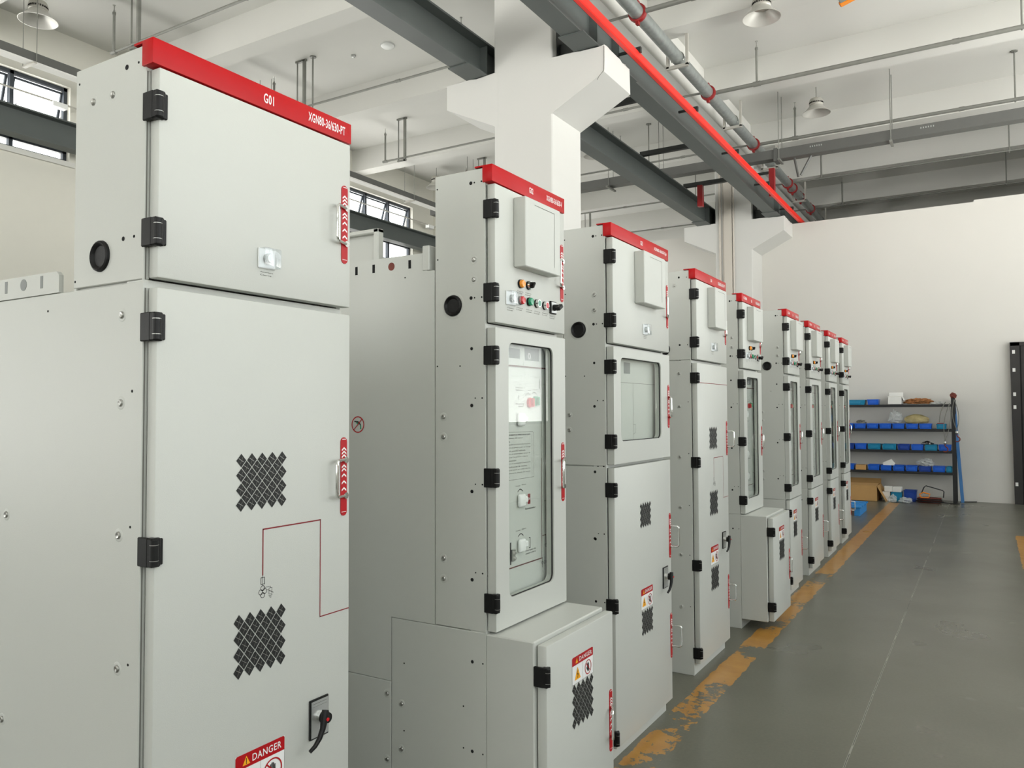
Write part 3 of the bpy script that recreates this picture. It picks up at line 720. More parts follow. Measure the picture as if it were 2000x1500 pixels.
def mech_panel(root, x, W, z0, z1, kind):
    """equipment front visible through the window"""
    xp = x-.05
    m = MB(); m.box(xp-.02, xp, .03, W-.03, z0+.01, z1-.01, 'panel')
    k = 'grey_ink'
    e = W-.006
    if kind == 'tall':
        m.poly([(.185, 1.797), (.264, 1.797), (.264, 1.834), (.185, 1.834)], 'grey_label', xp); m.poly([(.300, 1.794), (.412, 1.794), (.412, 1.842), (.300, 1.842)], 'grey_label', xp)
        m.ring(.334, 1.811, .009, .004, 'label_white', xp, .0012)
        m.box(xp, xp+.003, .434, W-.012, z0+.02, 1.764, 'panel')
        m.line([(.03, 1.768), (e, 1.768)], .005, 'mimic_b', xp, .004); m.line([(.430, 1.766), (.430, 1.41)], .0016, k, xp); m.line([(.428, 1.41), (.426, 1.02)], .0032, 'mimic_b', xp)
        m.text('Indicador', xp, .375, 1.732, .045, .006, k); m.line([(.416, 1.721), (.415, 1.689)], .008, k, xp)
        m.text('Contador de', xp, .233, 1.688, .05, .006, k); m.text('maniobras', xp, .233, 1.679, .05, .006, k); m.line([(.253, 1.657), (.253, 1.642)], .003, 'ink', xp)
        m.text('Manual', xp, .233, 1.626, .06, .006, k); m.text('Motor', xp, .253, 1.617, .035, .006, k)
        m.text('Cierre', xp, .315, 1.678, .03, .005, k); m.text('Apertura', xp, .36, 1.682, .035, .005, k)
        for cy, cz, mt_ in ((.325, 1.664, k), (.372, 1.668, k), (.262, 1.300, 'ink'), (.264, 1.133, 'ink')):
            m.line([(cy-.018+.036*i/6, cz+.008*math.sin(PI*i/6)-.004) for i in range(7)], .0032, mt_, xp)
        for cz in (1.318, 1.151): m.text('Cerrado', xp, .228, cz, .033, .005, k); m.text('Abierto', xp, .272, cz+.002, .033, .005, k)
        m.poly([(.318, 1.242), (.338, 1.242), (.338, 1.281), (.318, 1.281)], 'mimic', xp); m.text('ON', xp+.0006, .321, 1.262, .013, .010, 'label_white')
        m.line([(.327, 1.113), (.335, 1.113), (.335, 1.075), (.327, 1.075)], .003, 'ink', xp)
        m.text('Seccionador', xp, .298, 1.226, .08, .0075, 'ink'); m.text('Interruptor de', xp, .300, 1.066, .078, .0075, 'ink'); m.text('puesta a tierra', xp, .300, 1.055, .078, .0075, 'ink')
        m.text('Interruptor', xp+.003, .442, 1.704, .06, .005, k); m.text('Seccionador', xp+.003, .442, 1.243, .06, .005, 'ink'); m.text('Tierra', xp+.003, .465, 1.098, .045, .005, 'ink')
        m.line([(.06, 1.521), (.358, 1.519), (.366, 1.512), (.366, 1.344), (.06, 1.342)], .0014, k, xp)
        m.line([(.352, 1.511), (.352, 1.342)], .0008, k, xp)
        txt = ['PROCEDIMIENTO DE OPERACION DEL EQUIPO', 'Conexion del equipo', 'Nota', 'Compruebe que el seccionador esta abierto', 'Cierre la puerta y gire la maneta', 'en el sentido indicado', 'Abra el interruptor antes de', 'operar la puesta a tierra', 'Desconexion', 'Cierre el seccionador y compruebe', 'la indicacion de tension', 'Siga los pasos en orden inverso', 'y bloquee la maneta de mando', 'Fin']
        for i, t_ in enumerate(txt): m.text(t_, xp, .165, 1.509-i*.0118, min(.175, .0062*len(t_)), .0055, 'grey_ink' if i else 'ink')
        m.line([(.428, 1.108), (.455, 1.108), (.455, 1.073)], .003, 'mimic_b', xp+.003)
        for i, ww in enumerate((.010, .007, .004)): m.line([(.455-ww, 1.071-i*.005), (.455+ww, 1.071-i*.005)], .0018, 'ink', xp+.003)
        m.line([(.03, 1.020), (.426, 1.020)], .0048, 'mimic_b', xp)
        for i in range(3): m.line([(.427+i*.018, 1.022), (.427+i*.018, .985)], .0028, 'ink', xp+.003); m.ring(.427+i*.018, 1.002, .006, .002, 'ink', xp+.003)
        m.line([(.190, 1.110), (.190, 1.037)], .009, 'ink', xp)
    else:
        m.poly([(.245, 1.78), (.325, 1.78), (.325, 1.835), (.245, 1.835)], 'grey_label', xp)
        m.line([(.05, 1.735), (W-.04, 1.735)], .002, k, xp); m.line([(.36, 1.735), (.36, 1.44)], .002, k, xp)
        m.line([(.36, 1.53), (.39, 1.53), (.39, 1.49), (.36, 1.48)], .0016, k, xp)
    p = m.obj('mechanism_panel', root, smooth=False)
    if kind == 'tall':
        for cy, cz, mat in ((.334, 1.631, 'lred'), (.376, 1.637, 'lgreen')):
            b = MB(); b.cyl((xp, cy, cz), (xp+.010, cy, cz), .020, mat, n=24); b.box(xp+.008, xp+.024, cy-.004, cy+.004, cz-.017, cz+.017, mat, bevel=.003); b.obj('rotary_knob', p)
        for cy, cz in ((.262, 1.567), (.262, 1.262), (.262, 1.094)):
            b = MB(); b.box(xp, xp+.016, cy-.026, cy+.022, cz-.025, cz+.025, 'white', bevel=.009, seg=3); b.box(xp, xp+.012, cy+.018, cy+.045, cz-.012, cz+.013, 'white', bevel=.005); b.obj('operating_socket', p)
        b = MB(); b.box(xp, xp+.01, .192, .212, 1.045, 1.088, 'steel', bevel=.002); b.cyl((xp+.01, .202, 1.056), (xp+.016, .202, 1.056), .005, 'chrome', n=10); b.cyl((xp+.01, .202, 1.076), (xp+.016, .202, 1.076), .005, 'chrome', n=10); b.obj('latch', p)
    return p
def bolt(parent, X, z, r=.0085, y=0):
    m = MB(); m.lathe([(r*1.9, 0), (r*1.7, -.0008), (r*1.05, -.0006), (r, -.003), (r*.75, -.005), (r*.3, -.0045), (0, -.0035)], (X, y, z), 'steel', 14, 'y')
    m.bm.faces.ensure_lookup_table(); k = m.mi('paint')
    for f in m.bm.faces[:28]: f.material_index = k
    m.obj('bolt', parent)

def cubicle(code, model, X, Y0, W, typ, label, box=True, cablebox=False, holes=(), bolts=(), logo=False, pale=False):
    t = thing('switchgear_cubicle', label, 'switchgear cubicle', (X, Y0, 0), 'row of switchgear cubicles')
    A = typ == 'A'; fw = .32 if A else .252; depth = 1.35; H = 2.458; rz = 1.905 if A else 2.115
    m = MB(); p = 'paint'
    # front column: hollow behind the doors
    zf = 1.905 if A else .83
    def shell(x0, x1, z0, z1):
        m.box(x0, x1, 0, .018, z0, z1, p, bevel=.002); m.box(x0, x1, W-.018, W, z0, z1, p, bevel=.002)
    if A:
        shell(-fw, -.038, 1.908, H); shell(-depth, -.038, 0, 1.903)
        m.box(-fw, -.038, .002, W-.002, H-.02, H, p); m.box(-fw, -fw+.01, .002, W-.002, 1.9, H, p)
        m.box(-depth, -.06, .004, W-.004, 1.88, 1.90, p)
    else:
        shell(-fw, -.038, zf+.003, H) if typ != 'C' else (shell(-fw, -.038, 1.345, H), shell(-fw, -.038, 0, 1.341))
        m.box(-fw, -.038, .002, W-.002, H-.02, H, p)
        m.box(-fw, -fw+.01, .002, W-.002, rz, H, p)
        if typ != 'C': shell(-.455, -.038, 0, zf); 
        m.box(-depth, -fw-.003, 0, W, .597, rz, p, bevel=.002) if typ == 'C' else None
        if typ != 'C':
            m.prism([(-depth, .597), (-.458, .597), (-.458, zf+.003), (-fw-.003, zf+.003), (-fw-.003, rz), (-depth, rz)], 0, W, p, 'y')
            m.box(-depth, -.458, 0, W, 0, .594, p, bevel=.002)
        else: m.box(-depth, -fw-.003, 0, W, 0, .594, p, bevel=.002)
    m.box(-fw+.01, -.11, .01, W-.01, .05, H-.03, p)      # back of the instrument compartments
    m.box(-depth+.02, -fw, .006, W-.006, .02, min(rz, 1.9)-.01, p)
    for z0, z1 in ((0, .068), (1.888, 1.907), (2.398, H)): m.box(-.10, -.037, .002, W-.002, z0, z1, p)
    if typ == 'C': m.box(-.10, -.037, .002, W-.002, 1.335, 1.36, p)
    elif typ != 'A': m.box(-.10, -.037, .002, W-.002, .815, .84, p)
    m.box(-.040, -.035, .0, .0035, .003, H-.003, p); m.box(-.040, -.0375, .0036, .009, .07, H-.06, 'grey_ink')  # grey strip paints the shade of the slit beside the doors
    for hx, hz, r in holes: m.cyl((hx-X, -.0006, hz), (hx-X, .002, hz), r, 'dark', n=12)      # punched holes as flat discs, their inner shade put into the colour
    hs = m.obj('housing', t)
    for bx, bz in bolts: bolt(hs, bx-X, bz)
    # cable bushing with a dark bore
    bxl = (-.205 if A else -.172)
    m = MB(); m.lathe([(.0, -.0008), (.025, -.0012), (.029, -.006), (.033, -.0085), (.037, -.006), (.0385, .0)], (bxl, 0, 1.978), 'black', 30, 'y')
    if not A: m.lathe([(.0385, -.0002), (.047, -.0008), (.049, .0)], (bxl, 0, 1.978), 'paint', 30, 'y')
    m.obj('cable_bushing', hs)
    # lifting rail on top of the rear body
    m = MB(); x0, x1 = (-1.3, -.385) if A else (-1.3, -.29)
    m.prism([(x0, rz), (x1, rz), (x1, rz+.045), (x1-.012, rz+.055+.0), (x0, rz+.06)] if A else [(x0, rz), (x1, rz), (x1, rz+.068), (x0, rz+.07)], .0, .012, p, 'y')
    zz = rz+.033; xs = [x1-.08-.088*i for i in range(12)]
    for i, xx in enumerate(xs):
        if i % 4 == 1 or i % 4 == 1: m.cyl((xx, -.0008, zz), (xx, .003, zz), .0155, 'rust' if not A else 'grey_label', n=18)
        else: m.box(xx-.006, xx+.006, -.0008, .003, zz-.016, zz+.016, 'dark' if not A else 'grey_label', bevel=.0)
    if not A: m.box(x1-.02, x1+.012, -.003, .05, rz+.002, rz+.095, p, bevel=.003)
    m.obj('lifting_rail', t)
    # header strip
    m = MB(); m.box(-.042, 0, -.006, W+.004, 2.405, 2.466, 'red', bevel=.0025, seg=2); m.box(-.075, -.03, -.004, W, 2.461, 2.466, 'red')
    lm = 'label_white'; hgt = .024
    if A and not box:
        m.text(code, 0, .318, 2.434, .034, .026, lm); m.text(model, 0, .478, 2.436, .148, .026, lm)
    else:
        m.text(code, 0, W*.47, 2.434, .030, .022, lm); m.text(model, 0, W*.72, 2.436, W*.245, .022, lm)
        if logo: m.text('CGBN', 0, W*.08, 2.436, W*.17, .02, lm)
    m.obj('header_strip', t)
    # upper door
    d = door_slab(t, 'upper_door', 0, W, 1.910, 2.401)
    for z in (2.31, 2.015): hinge(d, 0, .0, z)
    py = W-.026
    plate_handle(d, 0, py, 2.038, 2.272)
    if box:
        b0, b1 = ((.137, .405) if typ in 'BD' else (.272*W/.75, .56*W/.75))
        m = MB(); m.box(0, .052, b0, b1, 2.122, 2.378, 'paint', bevel=.003)
        by = b1-b0; m.line([(b0+by*.25, 2.357), (b1-by*.18, 2.357), (b1-by*.18, 2.15)], .0022, 'grey_ink', .052)
        m.obj('instrument_box', d)
    if typ in 'BD':
        s = W/.54
        button_cover(d, 0, .08*s, .147*s, 1.980, 2.030)
        for kind, y, z in (('amber', .182, 2.067), ('sw', .242, 2.069), ('lred', .182, 2.006), ('lgreen', .245, 2.008), ('pg', .303, 2.008), ('pr', .366, 2.007), ('cam', .432, 2.006)):
            lamp_btn(d, kind, 0, y*s, z)
        m = MB()
        for y, z in ((.16, 2.040), (.22, 2.040), (.155, 1.978), (.225, 1.978), (.288, 1.978), (.35, 1.978), (.41, 1.972), (.09, 1.970)):
            scribble(m, 0, y*s, z, .045)
        m.obj('lettering', d, smooth=False)
    else:
        y0 = .301 if A else .372; y0 *= W/(.65 if A else .75)
        button_cover(d, 0, y0, y0+.058, 1.977, 2.031)
        m = MB(); scribble(m, 0, y0+.008, 1.968, .044); m.obj('lettering', d, smooth=False)
    # lower parts
    if A:
        d = door_slab(t, 'lower_door', 0, W, .07, 1.888)
        for z in (1.796, 1.282, .66, .135): hinge(d, 0, .0, z)
        for z0, z1 in ((1.294, 1.524), (.272, .50)): plate_handle(d, 0, W-.026, z0, z1, tilt=(.02, -.055) if Y0 < 2 else (.045, .004))
        vent(d, 0, .236, .405, 1.345, 1.495); vent(d, 0, .232, .405, .925, 1.09); vent(d, 0, .24, .41, .455, .61)
        danger(d, 0, .242, .402, .736); mimic(d, 0, W, top=Y0 > 2); isolator(d, 0, W-.160, .688)
    elif typ == 'C':
        d = window_door(t, 0, W, 1.352, 1.894, .092, .622, 1.455, 1.848)
        for z in (1.80, 1.457): hinge(d, 0, .0, z)
        plate_handle(d, 0, W-.02, 1.505, 1.735, tilt=(.025, -.035))
        mech_panel(t, 0, W, 1.37, 1.885, 'short')
        d = door_slab(t, 'lower_door', 0, W, .07, 1.336)
        for z in (1.236, .71, .12): hinge(d, 0, .0, z)
        plate_handle(d, 0, W-.02, .815, 1.052, tilt=(.045, .004)); plate_handle(d, 0, W-.014, .287, .523, tilt=(.05, .01))
        vent(d, 0, .312, .46, 1.02, 1.146); vent(d, 0, .322, .475, .495, .622); danger(d, 0, .318, .472, .725, h=.10); isolator(d, 0, W-.135, .672)
    else:
        s = W/.54
        d = window_door(t, 0, W, .836, 1.892, .099*s, .437*s, .935, 1.846)
        for z in (1.794, 1.367, .935): hinge(d, 0, .0, z)
        plate_handle(d, 0, W-.026, 1.237, 1.472, tilt=(.025, -.05))
        mech_panel(t, 0, W, .85, 1.885, 'tall')
        if cablebox:
            # deeper cable compartment projecting at the foot
            m = MB(); zb = .0 if Y0 < 3 else .07
            m.box(-.036, .155, 0, W+.008, zb, .828, 'paint', bevel=.004)
            cb = m.obj('cable_box', t)
            m = MB(); m.box(.160, .196, .014, W+.012, zb+.006, .816, 'paint', bevel=.004, seg=2); d = m.obj('cable_box_door', t)
            for z in (.717, .18): hinge(d, .196, .0, z)
            danger(d, .196, .198, .368, .728, h=.095); vent(d, .196, .196, .372, .475, .635)
            plate_handle(d, .196, W-.016, .288, .524, tilt=(.025, -.045))
        else:
            d = door_slab(t, 'lower_door', 0, W, .07, .826)
            for z in (.717, .15): hinge(d, 0, .0, z)
            danger(d, 0, .155*s, .30*s, .728, h=.095); vent(d, 0, .15*s, .31*s, .49, .635)
            plate_handle(d, 0, W-.022, .288, .524, tilt=(.045, .004))
    return t

# holes / bolts are given in world X and Z on the side panel
def hb(X, A=False):
    f = X+1.502+.0  # shift of the side panel relative to G02
    return f
H2 = []
for z, row in ((2.411, 'a'), (2.0, 'a')): H2 += [(-1.557, z, .0065), (-1.542, z, .0028), (-1.512, z, .0032)]
H2 += [(-1.705, 2.41, .003), (-1.703, 2.151, .003), (-1.555, 1.82, .006), (-1.705, 1.762, .003), (-1.605, 1.76, .003)]
for z in (1.619, 1.317, 1.009): H2 += [(-1.555, z, .0065), (-1.54, z+.026, .0026), (-1.511, z+.026, .0032)]
H2 += [(-1.555, .725, .006), (-1.511, .725, .003), (-1.858, .671, .003), (-1.593, .565, .003), (-1.593, .421, .003), (-1.556, .417, .006), (-1.512, .416, .003), (-1.858, .426, .003), (-1.855, 2.10, .003)]
B2 = [(-1.545, 2.136), (-1.545, 2.065), (-1.678, 1.579), (-1.678, 1.507), (-1.678, 1.073), (-1.678, 1.001), (-1.939, .547), (-1.87, .522), (-1.87, .358), (-1.938, .306)]
H1 = [(-1.733, 2.42, .0065), (-1.687, 2.421, .003), (-1.93, 2.422, .003), (-1.739, 2.01, .0055), (-1.697, 2.011, .0035), (-1.937, 1.925, .003), (-2.058, 1.86, .003), (-1.697, 1.649, .0035), (-1.698, 1.335, .0032), (-1.70, 1.02, .0032)]
B1 = [(-1.868, 2.364), (-1.787, 2.365), (-1.739, 1.829), (-1.74, 1.622), (-1.742, 1.313), (-1.741, 1.005), (-2.288, 1.33), (-2.243, 1.329), (-2.248, .79)]
def sh(L, dx): return [(q[0]+dx, *q[1:]) for q in L]

cubicle('G01', 'XGN80-36/630-PT', -1.625, 1.103, .65, 'A', 'tall grey switchgear cubicle in the foreground with G01 on its red header', box=False, holes=H1, bolts=B1)
g2 = cubicle('G02', 'XGN80-36/630-V', -1.463, 2.298, .54, 'B', 'grey switchgear cubicle marked G02 with a tall window door and projecting cable box', cablebox=True, holes=H2, bolts=B2)
H3 = [q for q in sh(H2, .003) if q[1] > .7 and q[1] != 2.10]; B3 = [q for q in sh(B2, -.004) if q[1] > 1.2]
cubicle('G03', 'XGN80-36/630-Cpt', -1.460, 3.305, .75, 'C', 'wide grey switchgear cubicle with a short window door, third from the camera', holes=H3+[(-1.555, 1.011, .0065)], bolts=B3)
H4 = [(-1.61, 2.418, .0065), (-1.561, 2.416, .003), (-1.609, 2.0, .006), (-1.56, 2.0, .003)]+[(-1.56, z, .003) for z in (1.65, 1.335, 1.02, .72, .41)]
B4 = [(-1.64, 2.37)]+[(-1.616, z) for z in (1.824, 1.622, 1.313, 1.006, .719, .405)]
cubicle('G04', 'XGN80-36/630-PT', -1.505, 4.66, .65, 'A', 'grey switchgear cubicle with a one-piece lower door and three diamond vents, fourth in the row', holes=H4, bolts=B4)
cubicle('G05', 'XGN80-36/630-V', -1.533, 5.832, .55, 'B', 'grey switchgear cubicle with its cable box standing out over the floor, fifth in the row', cablebox=True, holes=sh(H2, -.068)[:22], bolts=[q for q in sh(B2, -.068) if q[1] > .9], logo=True)
cubicle('G06', 'XGN80-36/630-V', -1.450, 6.955, .50, 'D', 'grey switchgear cubicle directly behind the projecting cable box, sixth in the row', holes=sh(H2, .013), bolts=sh(B2, .013), logo=True)
cubicle('G07', 'XGN80-36/630-V', -1.465, 8.0, .62, 'D', 'grey switchgear cubicle third from the far end of the row', holes=sh(H2, 0)[:22], bolts=[], logo=True)
cubicle('G08', 'XGN80-36/630-V', -1.467, 9.10, .54, 'D', 'grey switchgear cubicle second from the far end of the row', holes=sh(H2, 0)[:22], bolts=[], logo=True)
cubicle('G09', 'XGN80-36/630-V', -1.473, 10.10, .50, 'D', 'grey switchgear cubicle at the far end, beside the blue bin shelves', holes=sh(H2, 0)[:22], bolts=[], logo=True)
# pressure relief hood and side sticker on G02
m = MB(); x0, x1, z0, z1 = -1.2, -.572, 2.115, 2.322
m.box(x0, x1-.004, .080, .088, z0, z1-.004, 'paint'); m.box(x0, x1, .055, .09, z1-.018, z1, 'paint', bevel=.004); m.box(x1-.026, x1, .055, .09, z0, z1, 'paint', bevel=.004)
m.obj('relief_hood', g2, smooth=False)
m = MB(); cx, cz, R = -2.087+1.463, 1.549, .030
n = 30; vs = []
for rr in (R-.0022, R+.0022): vs += [(cx+rr*math.cos(2*PI*i/n), -.001, cz+rr*math.sin(2*PI*i/n)) for i in range(n)]
m.faces(vs, [(i, n+i, n+(i+1) % n, (i+1) % n) for i in range(n)], 'plate_red')
def sline(a, b, w, mat, y=-.0011):
    L = math.hypot(b[0]-a[0], b[1]-a[1]); ux, uz = -(b[1]-a[1])/L*w/2, (b[0]-a[0])/L*w/2
    m.faces([(cx+a[0]+ux, y, cz+a[1]+uz), (cx+a[0]-ux, y, cz+a[1]-uz), (cx+b[0]-ux, y, cz+b[1]-uz), (cx+b[0]+ux, y, cz+b[1]+uz)], [(0, 1, 2, 3)], mat)
sline((-.021, -.021), (.021, .021), .0036, 'plate_red', -.0013)
for a, b, mt in (((-.018, .012), (.004, .01), 'ink'), ((.004, .01), (.014, -.002), 'ink'), ((.014, -.002), (.015, -.018), 'lgreen'), ((-.008, .008), (.004, .002), 'lgreen')): sline(a, b, .005, mt)
m.obj('prohibition_sticker', g2, smooth=False)

# ------------------------------------------------------------------ shelf rack with its load
RY0, RY1 = 15.30, 15.66
t = thing('shelf_rack', 'black steel shelving rack full of blue bins against the far wall', 'shelf rack', (-1.7, 15.48, 0))
def toL(x): return x+1.7
for x in (-.52, -2.95):
    for y in (-.18, .14):
        MB().box(toL(x)-.0, toL(x)+.062, y, y+.045, 0, 1.80 if y < 0 else 1.76, 'rack', bevel=.003).obj('post', t)
SH = [1.683, 1.258, .888, .52]
for z in SH:
    MB().box(toL(-2.95), toL(-.47), -.165, .175, z-.045, z, 'rack', bevel=.003).obj('shelf', t)
def bin_mesh(w, d, h, mat):
    m = MB(); th = .006; b = .88
    def frus(w0, d0, w1, d1, z0, z1, inv=False):
        vs = [(-w0/2, -d0/2, z0), (w0/2, -d0/2, z0), (w0/2, d0/2, z0), (-w0/2, d0/2, z0), (-w1/2, -d1/2, z1), (w1/2, -d1/2, z1), (w1/2, d1/2, z1), (-w1/2, d1/2, z1)]
        return vs, [(0, 1, 5, 4), (1, 2, 6, 5), (2, 3, 7, 6), (3, 0, 4, 7), (3, 2, 1, 0)]
    m.faces(*frus(w*b, d*b, w*.97, d*.97, 0, h), mat); m.faces(*frus(w*b-.01, d*b-.01, w*.97-.012, d*.97-.012, .006, h), mat)
    for q in ((-w/2, w/2, -d/2, -d/2+.012), (-w/2, w/2, d/2-.012, d/2), (-w/2, -w/2+.012, -d/2, d/2), (w/2-.012, w/2, -d/2, d/2)): m.box(*q, h-.012, h, mat)
    m.box(-w*.3, w*.3, -d/2*.97-.002, -d/2*.93, h*.25, h*.72, mat)
    return m
pm = {}
ordn = ['leftmost visible', 'second from left', 'third from left', 'fourth from left', 'fifth from left', 'sixth from left', 'seventh from left', 'eighth from left', 'ninth from left']
def put_bin(xa, xb, z, h, mat, label, y=None, d=.27, group='plastic parts bins on the rack'):
    key = (round(xb-xa, 3), d, h, mat); y = RY0+.01+d/2 if y is None else y
    if key not in pm:
        o = bin_mesh(xb-xa-.006, d, h, mat).obj('parts_bin', smooth=False); pm[key] = o.data
    else: o = bpy.data.objects.new('parts_bin', pm[key]); COL.objects.link(o)
    o.location = ((xa+xb)/2, y, z); tag(o, label, 'bin', group); return o
put_bin(-2.30, -1.85, SH[0], .09, 'teal', 'long teal plastic bin on the top shelf of the black rack')
put_bin(-1.835, -1.64, SH[0], .095, 'blue', 'blue plastic bin on the top shelf right of the long teal bin')
for i, x in enumerate((-2.26, -2.055, -1.85, -1.645, -1.435, -1.222, -1.013)):
    put_bin(x, x+.2, SH[1], .09, 'blue', 'blue parts bin on the second shelf, %s of its row' % ordn[i])
put_bin(-.752, -.592, SH[1], .088, 'teal', 'small teal bin with a red part inside at the right end of the second shelf')
for i, (x, w, mt) in enumerate(((-2.26, .205, 'dblue'), (-2.052, .2, 'blue'), (-1.843, .225, 'teal'), (-1.606, .238, 'teal'), (-1.361, .205, 'dblue'), (-1.148, .2, 'blue'), (-.938, .205, 'teal'), (-.727, .2, 'blue'))):
    put_bin(x, x+w, SH[2], .098, mt, '%s parts bin on the third shelf, %s of its row' % ({'dblue': 'dark blue', 'blue': 'blue', 'teal': 'teal'}[mt], ordn[i]))
for i, (x, w, mt) in enumerate(((-2.26, .2, 'blue'), (-1.845, .2, 'blue'), (-1.64, .19, 'blue'), (-1.444, .198, 'blue'), (-1.24, .195, 'blue'), (-1.04, .205, 'dblue'), (-.824, .2, 'blue'), (-.62, .1, 'teal'))):
    put_bin(x, x+w, SH[3], .095, mt, '%s parts bin on the bottom shelf, %s of its row' % ({'dblue': 'dark blue', 'blue': 'blue', 'teal': 'teal'}[mt], ordn[i]))
def carton(x0, x1, y0, y1, z0, z1, label, mat='paper', group=None, rot=0, flaps=False):
    m = MB(); w, d, h = x1-x0, y1-y0, z1-z0
    if not flaps: m.box(-w/2, w/2, -d/2, d/2, 0, h, mat, bevel=.003); m.box(-.012, .012, -d/2-.001, d/2+.001, h-.002, h+.001, mat)
    else:
        th = .006
        for q in ((-w/2, w/2, -d/2, -d/2+th), (-w/2, w/2, d/2-th, d/2), (-w/2, -w/2+th, -d/2, d/2), (w/2-th, w/2, -d/2, d/2)): m.box(*q, 0, h, mat)
        m.box(-w/2, w/2, -d/2, d/2, 0, th, mat)
        m.box(-w/2, w/2, -.09, 0, 0, th, mat, mtx=Matrix.Translation((0, d/2, h)) @ Matrix.Rotation(math.radians(70), 4, 'X') @ Matrix.Translation((0, .09, 0)))
        m.box(0, w*.28, -d/2, d/2, 0, th, mat, mtx=Matrix.Translation((w/2-th, 0, h)) @ Matrix.Rotation(math.radians(62), 4, 'Y'))
        m.box(-w/2, w/2, -d*.4, 0, 0, th, mat, mtx=Matrix.Translation((0, -d/2+.0, h)) @ Matrix.Rotation(math.radians(6), 4, 'X') @ Matrix.Translation((0, d*.4, 0)))
    o = m.obj('carton', smooth=False); o.location = ((x0+x1)/2, (y0+y1)/2, z0); o.rotation_euler = (0, 0, rot)
    return tag(o, label, 'box', group)
carton(-2.04, -1.87, RY0+.01, RY0+.2, SH[3], SH[3]+.085, 'small brown cardboard bin among the blue bins on the bottom shelf', 'card')
carton(-1.50, -1.27, RY0+.02, RY0+.28, SH[0], SH[0]+.13, 'white carton with loose flaps on the top shelf', 'paper', flaps=True)
carton(-2.75, -1.66, 15.0, 15.62, 0, .265, 'large open brown cardboard box on the floor under the rack', 'card', flaps=True)
wl = 'white cartons stacked under the rack'
carton(-1.60, -1.48, 15.2, 15.35, 0, .078, 'small white carton on the floor, bottom of the left stack under the rack', group=wl)
carton(-1.60, -1.48, 15.2, 15.35, .08, .158, 'small white carton in the middle of the left stack under the rack', group=wl)
carton(-1.572, -1.445, 15.2, 15.35, .160, .25, 'small white carton on top of the left stack under the rack', group=wl, rot=.06)
put_bin(-1.472, -1.285, 0, .155, 'teal', 'teal plastic crate on the floor beside the white cartons', y=15.30, d=.2, group='crates on the floor under the rack')
carton(-1.432, -1.30, 15.22, 15.37, .157, .245, 'small white carton lying on the teal crate', group=wl, rot=-.1)
put_bin(-1.272, -1.065, 0, .19, 'dblue', 'dark blue plastic crate on the floor between the teal crate and the hand saw', y=15.36, d=.26, group='crates on the floor under the rack')
def blob(name, c, s, mat, label, cat, seed=0, amp=.35, sub=3, sc=2.2):
    bm = bmesh.new(); bmesh.ops.create_icosphere(bm, subdivisions=sub, radius=1)
    for v in bm.verts:
        p = v.co.copy(); k = 1+amp*noise.noise(p*sc+Vector((seed*7.3, 0, 0)))+amp*.5*noise.noise(p*sc*2.6+Vector((0, seed, 3)))
        v.co = Vector((p.x*s[0]*k, p.y*s[1]*k, max(p.z, -.62)*s[2]*k))
    zmin = min(v.co.z for v in bm.verts)
    for v in bm.verts: v.co.z -= zmin
    me = bpy.data.meshes.new(name); bm.to_mesh(me); bm.free(); me.materials.append(M[mat])
    o = bpy.data.objects.new(name, me); COL.objects.link(o); o.location = c; return tag(o, label, cat)
blob('fibre_bundle', (-1.03, RY0+.15, SH[0]+.003), (.21, .1, .055), 'straw', 'shaggy brown fibre bundle lying on the top shelf', 'fibre bundle', 3, .45, 4, 4)
blob('plastic_bag', (-.74, RY0+.14, SH[0]+.002), (.12, .1, .025), 'film', 'flat clear plastic bag on the right end of the top shelf', 'bag', 5)
blob('plastic_bag', (-1.06, RY0+.17, SH[1]+.085), (.19, .1, .1), 'tan2', 'rounded tan plastic bag resting on the second shelf bins', 'bag', 2, .18)
blob('plastic_bag', (-1.39, RY0+.15, SH[1]+.085), (.1, .08, .12), 'film', 'crumpled clear plastic bag standing on the second shelf bins', 'bag', 8, .5)
blob('small_parts', (-1.95, RY0+.14, SH[1]+.07), (.08, .07, .045), 'rope', 'grey small parts heaped in a second shelf bin', 'parts', 9, .5)
blob('plastic_bag', (-.93, RY0+.14, SH[3]+.085), (.12, .09, .075), 'film', 'clear bag of metal fittings on the bottom shelf bins', 'bag', 11, .5)
blob('small_parts', (-.90, RY0+.14, SH[2]+.075), (.09, .08, .04), 'steel', 'heap of metal fittings in a teal third shelf bin', 'parts', 12, .6)
blob('plastic_bag', (-1.22, 14.98, 0), (.10, .08, .05), 'film', 'crumpled clear plastic bag on the floor at the end of the yellow line', 'bag', 14, .5)
blob('plastic_bag', (-1.42, 15.0, 0), (.06, .06, .07), 'film', 'small twisted clear bag on the floor beside the white cartons', 'bag', 15, .5)
m = MB(); m.prism([(-.09, 0), (.085, 0), (.10, .04), (.045, .115), (-.1, .045)], -.002, .002, 'paper', 'y')
tag(m.obj('paper_sheet', loc=(-1.50, RY0+.03, SH[3]+.09), smooth=False), 'white sheet of paper leaning on the bottom shelf bins', 'paper')
m = MB(); m.box(-.055, .055, -.04, .04, 0, .05, 'clamp', bevel=.006); m.box(-.05, .05, -.045, -.035, .01, .03, 'ink')
o = m.obj('control_box', loc=(-.685, RY0+.12, SH[1]+.05)); tag(o, 'small red and black control box sitting in the teal bin', 'control box')
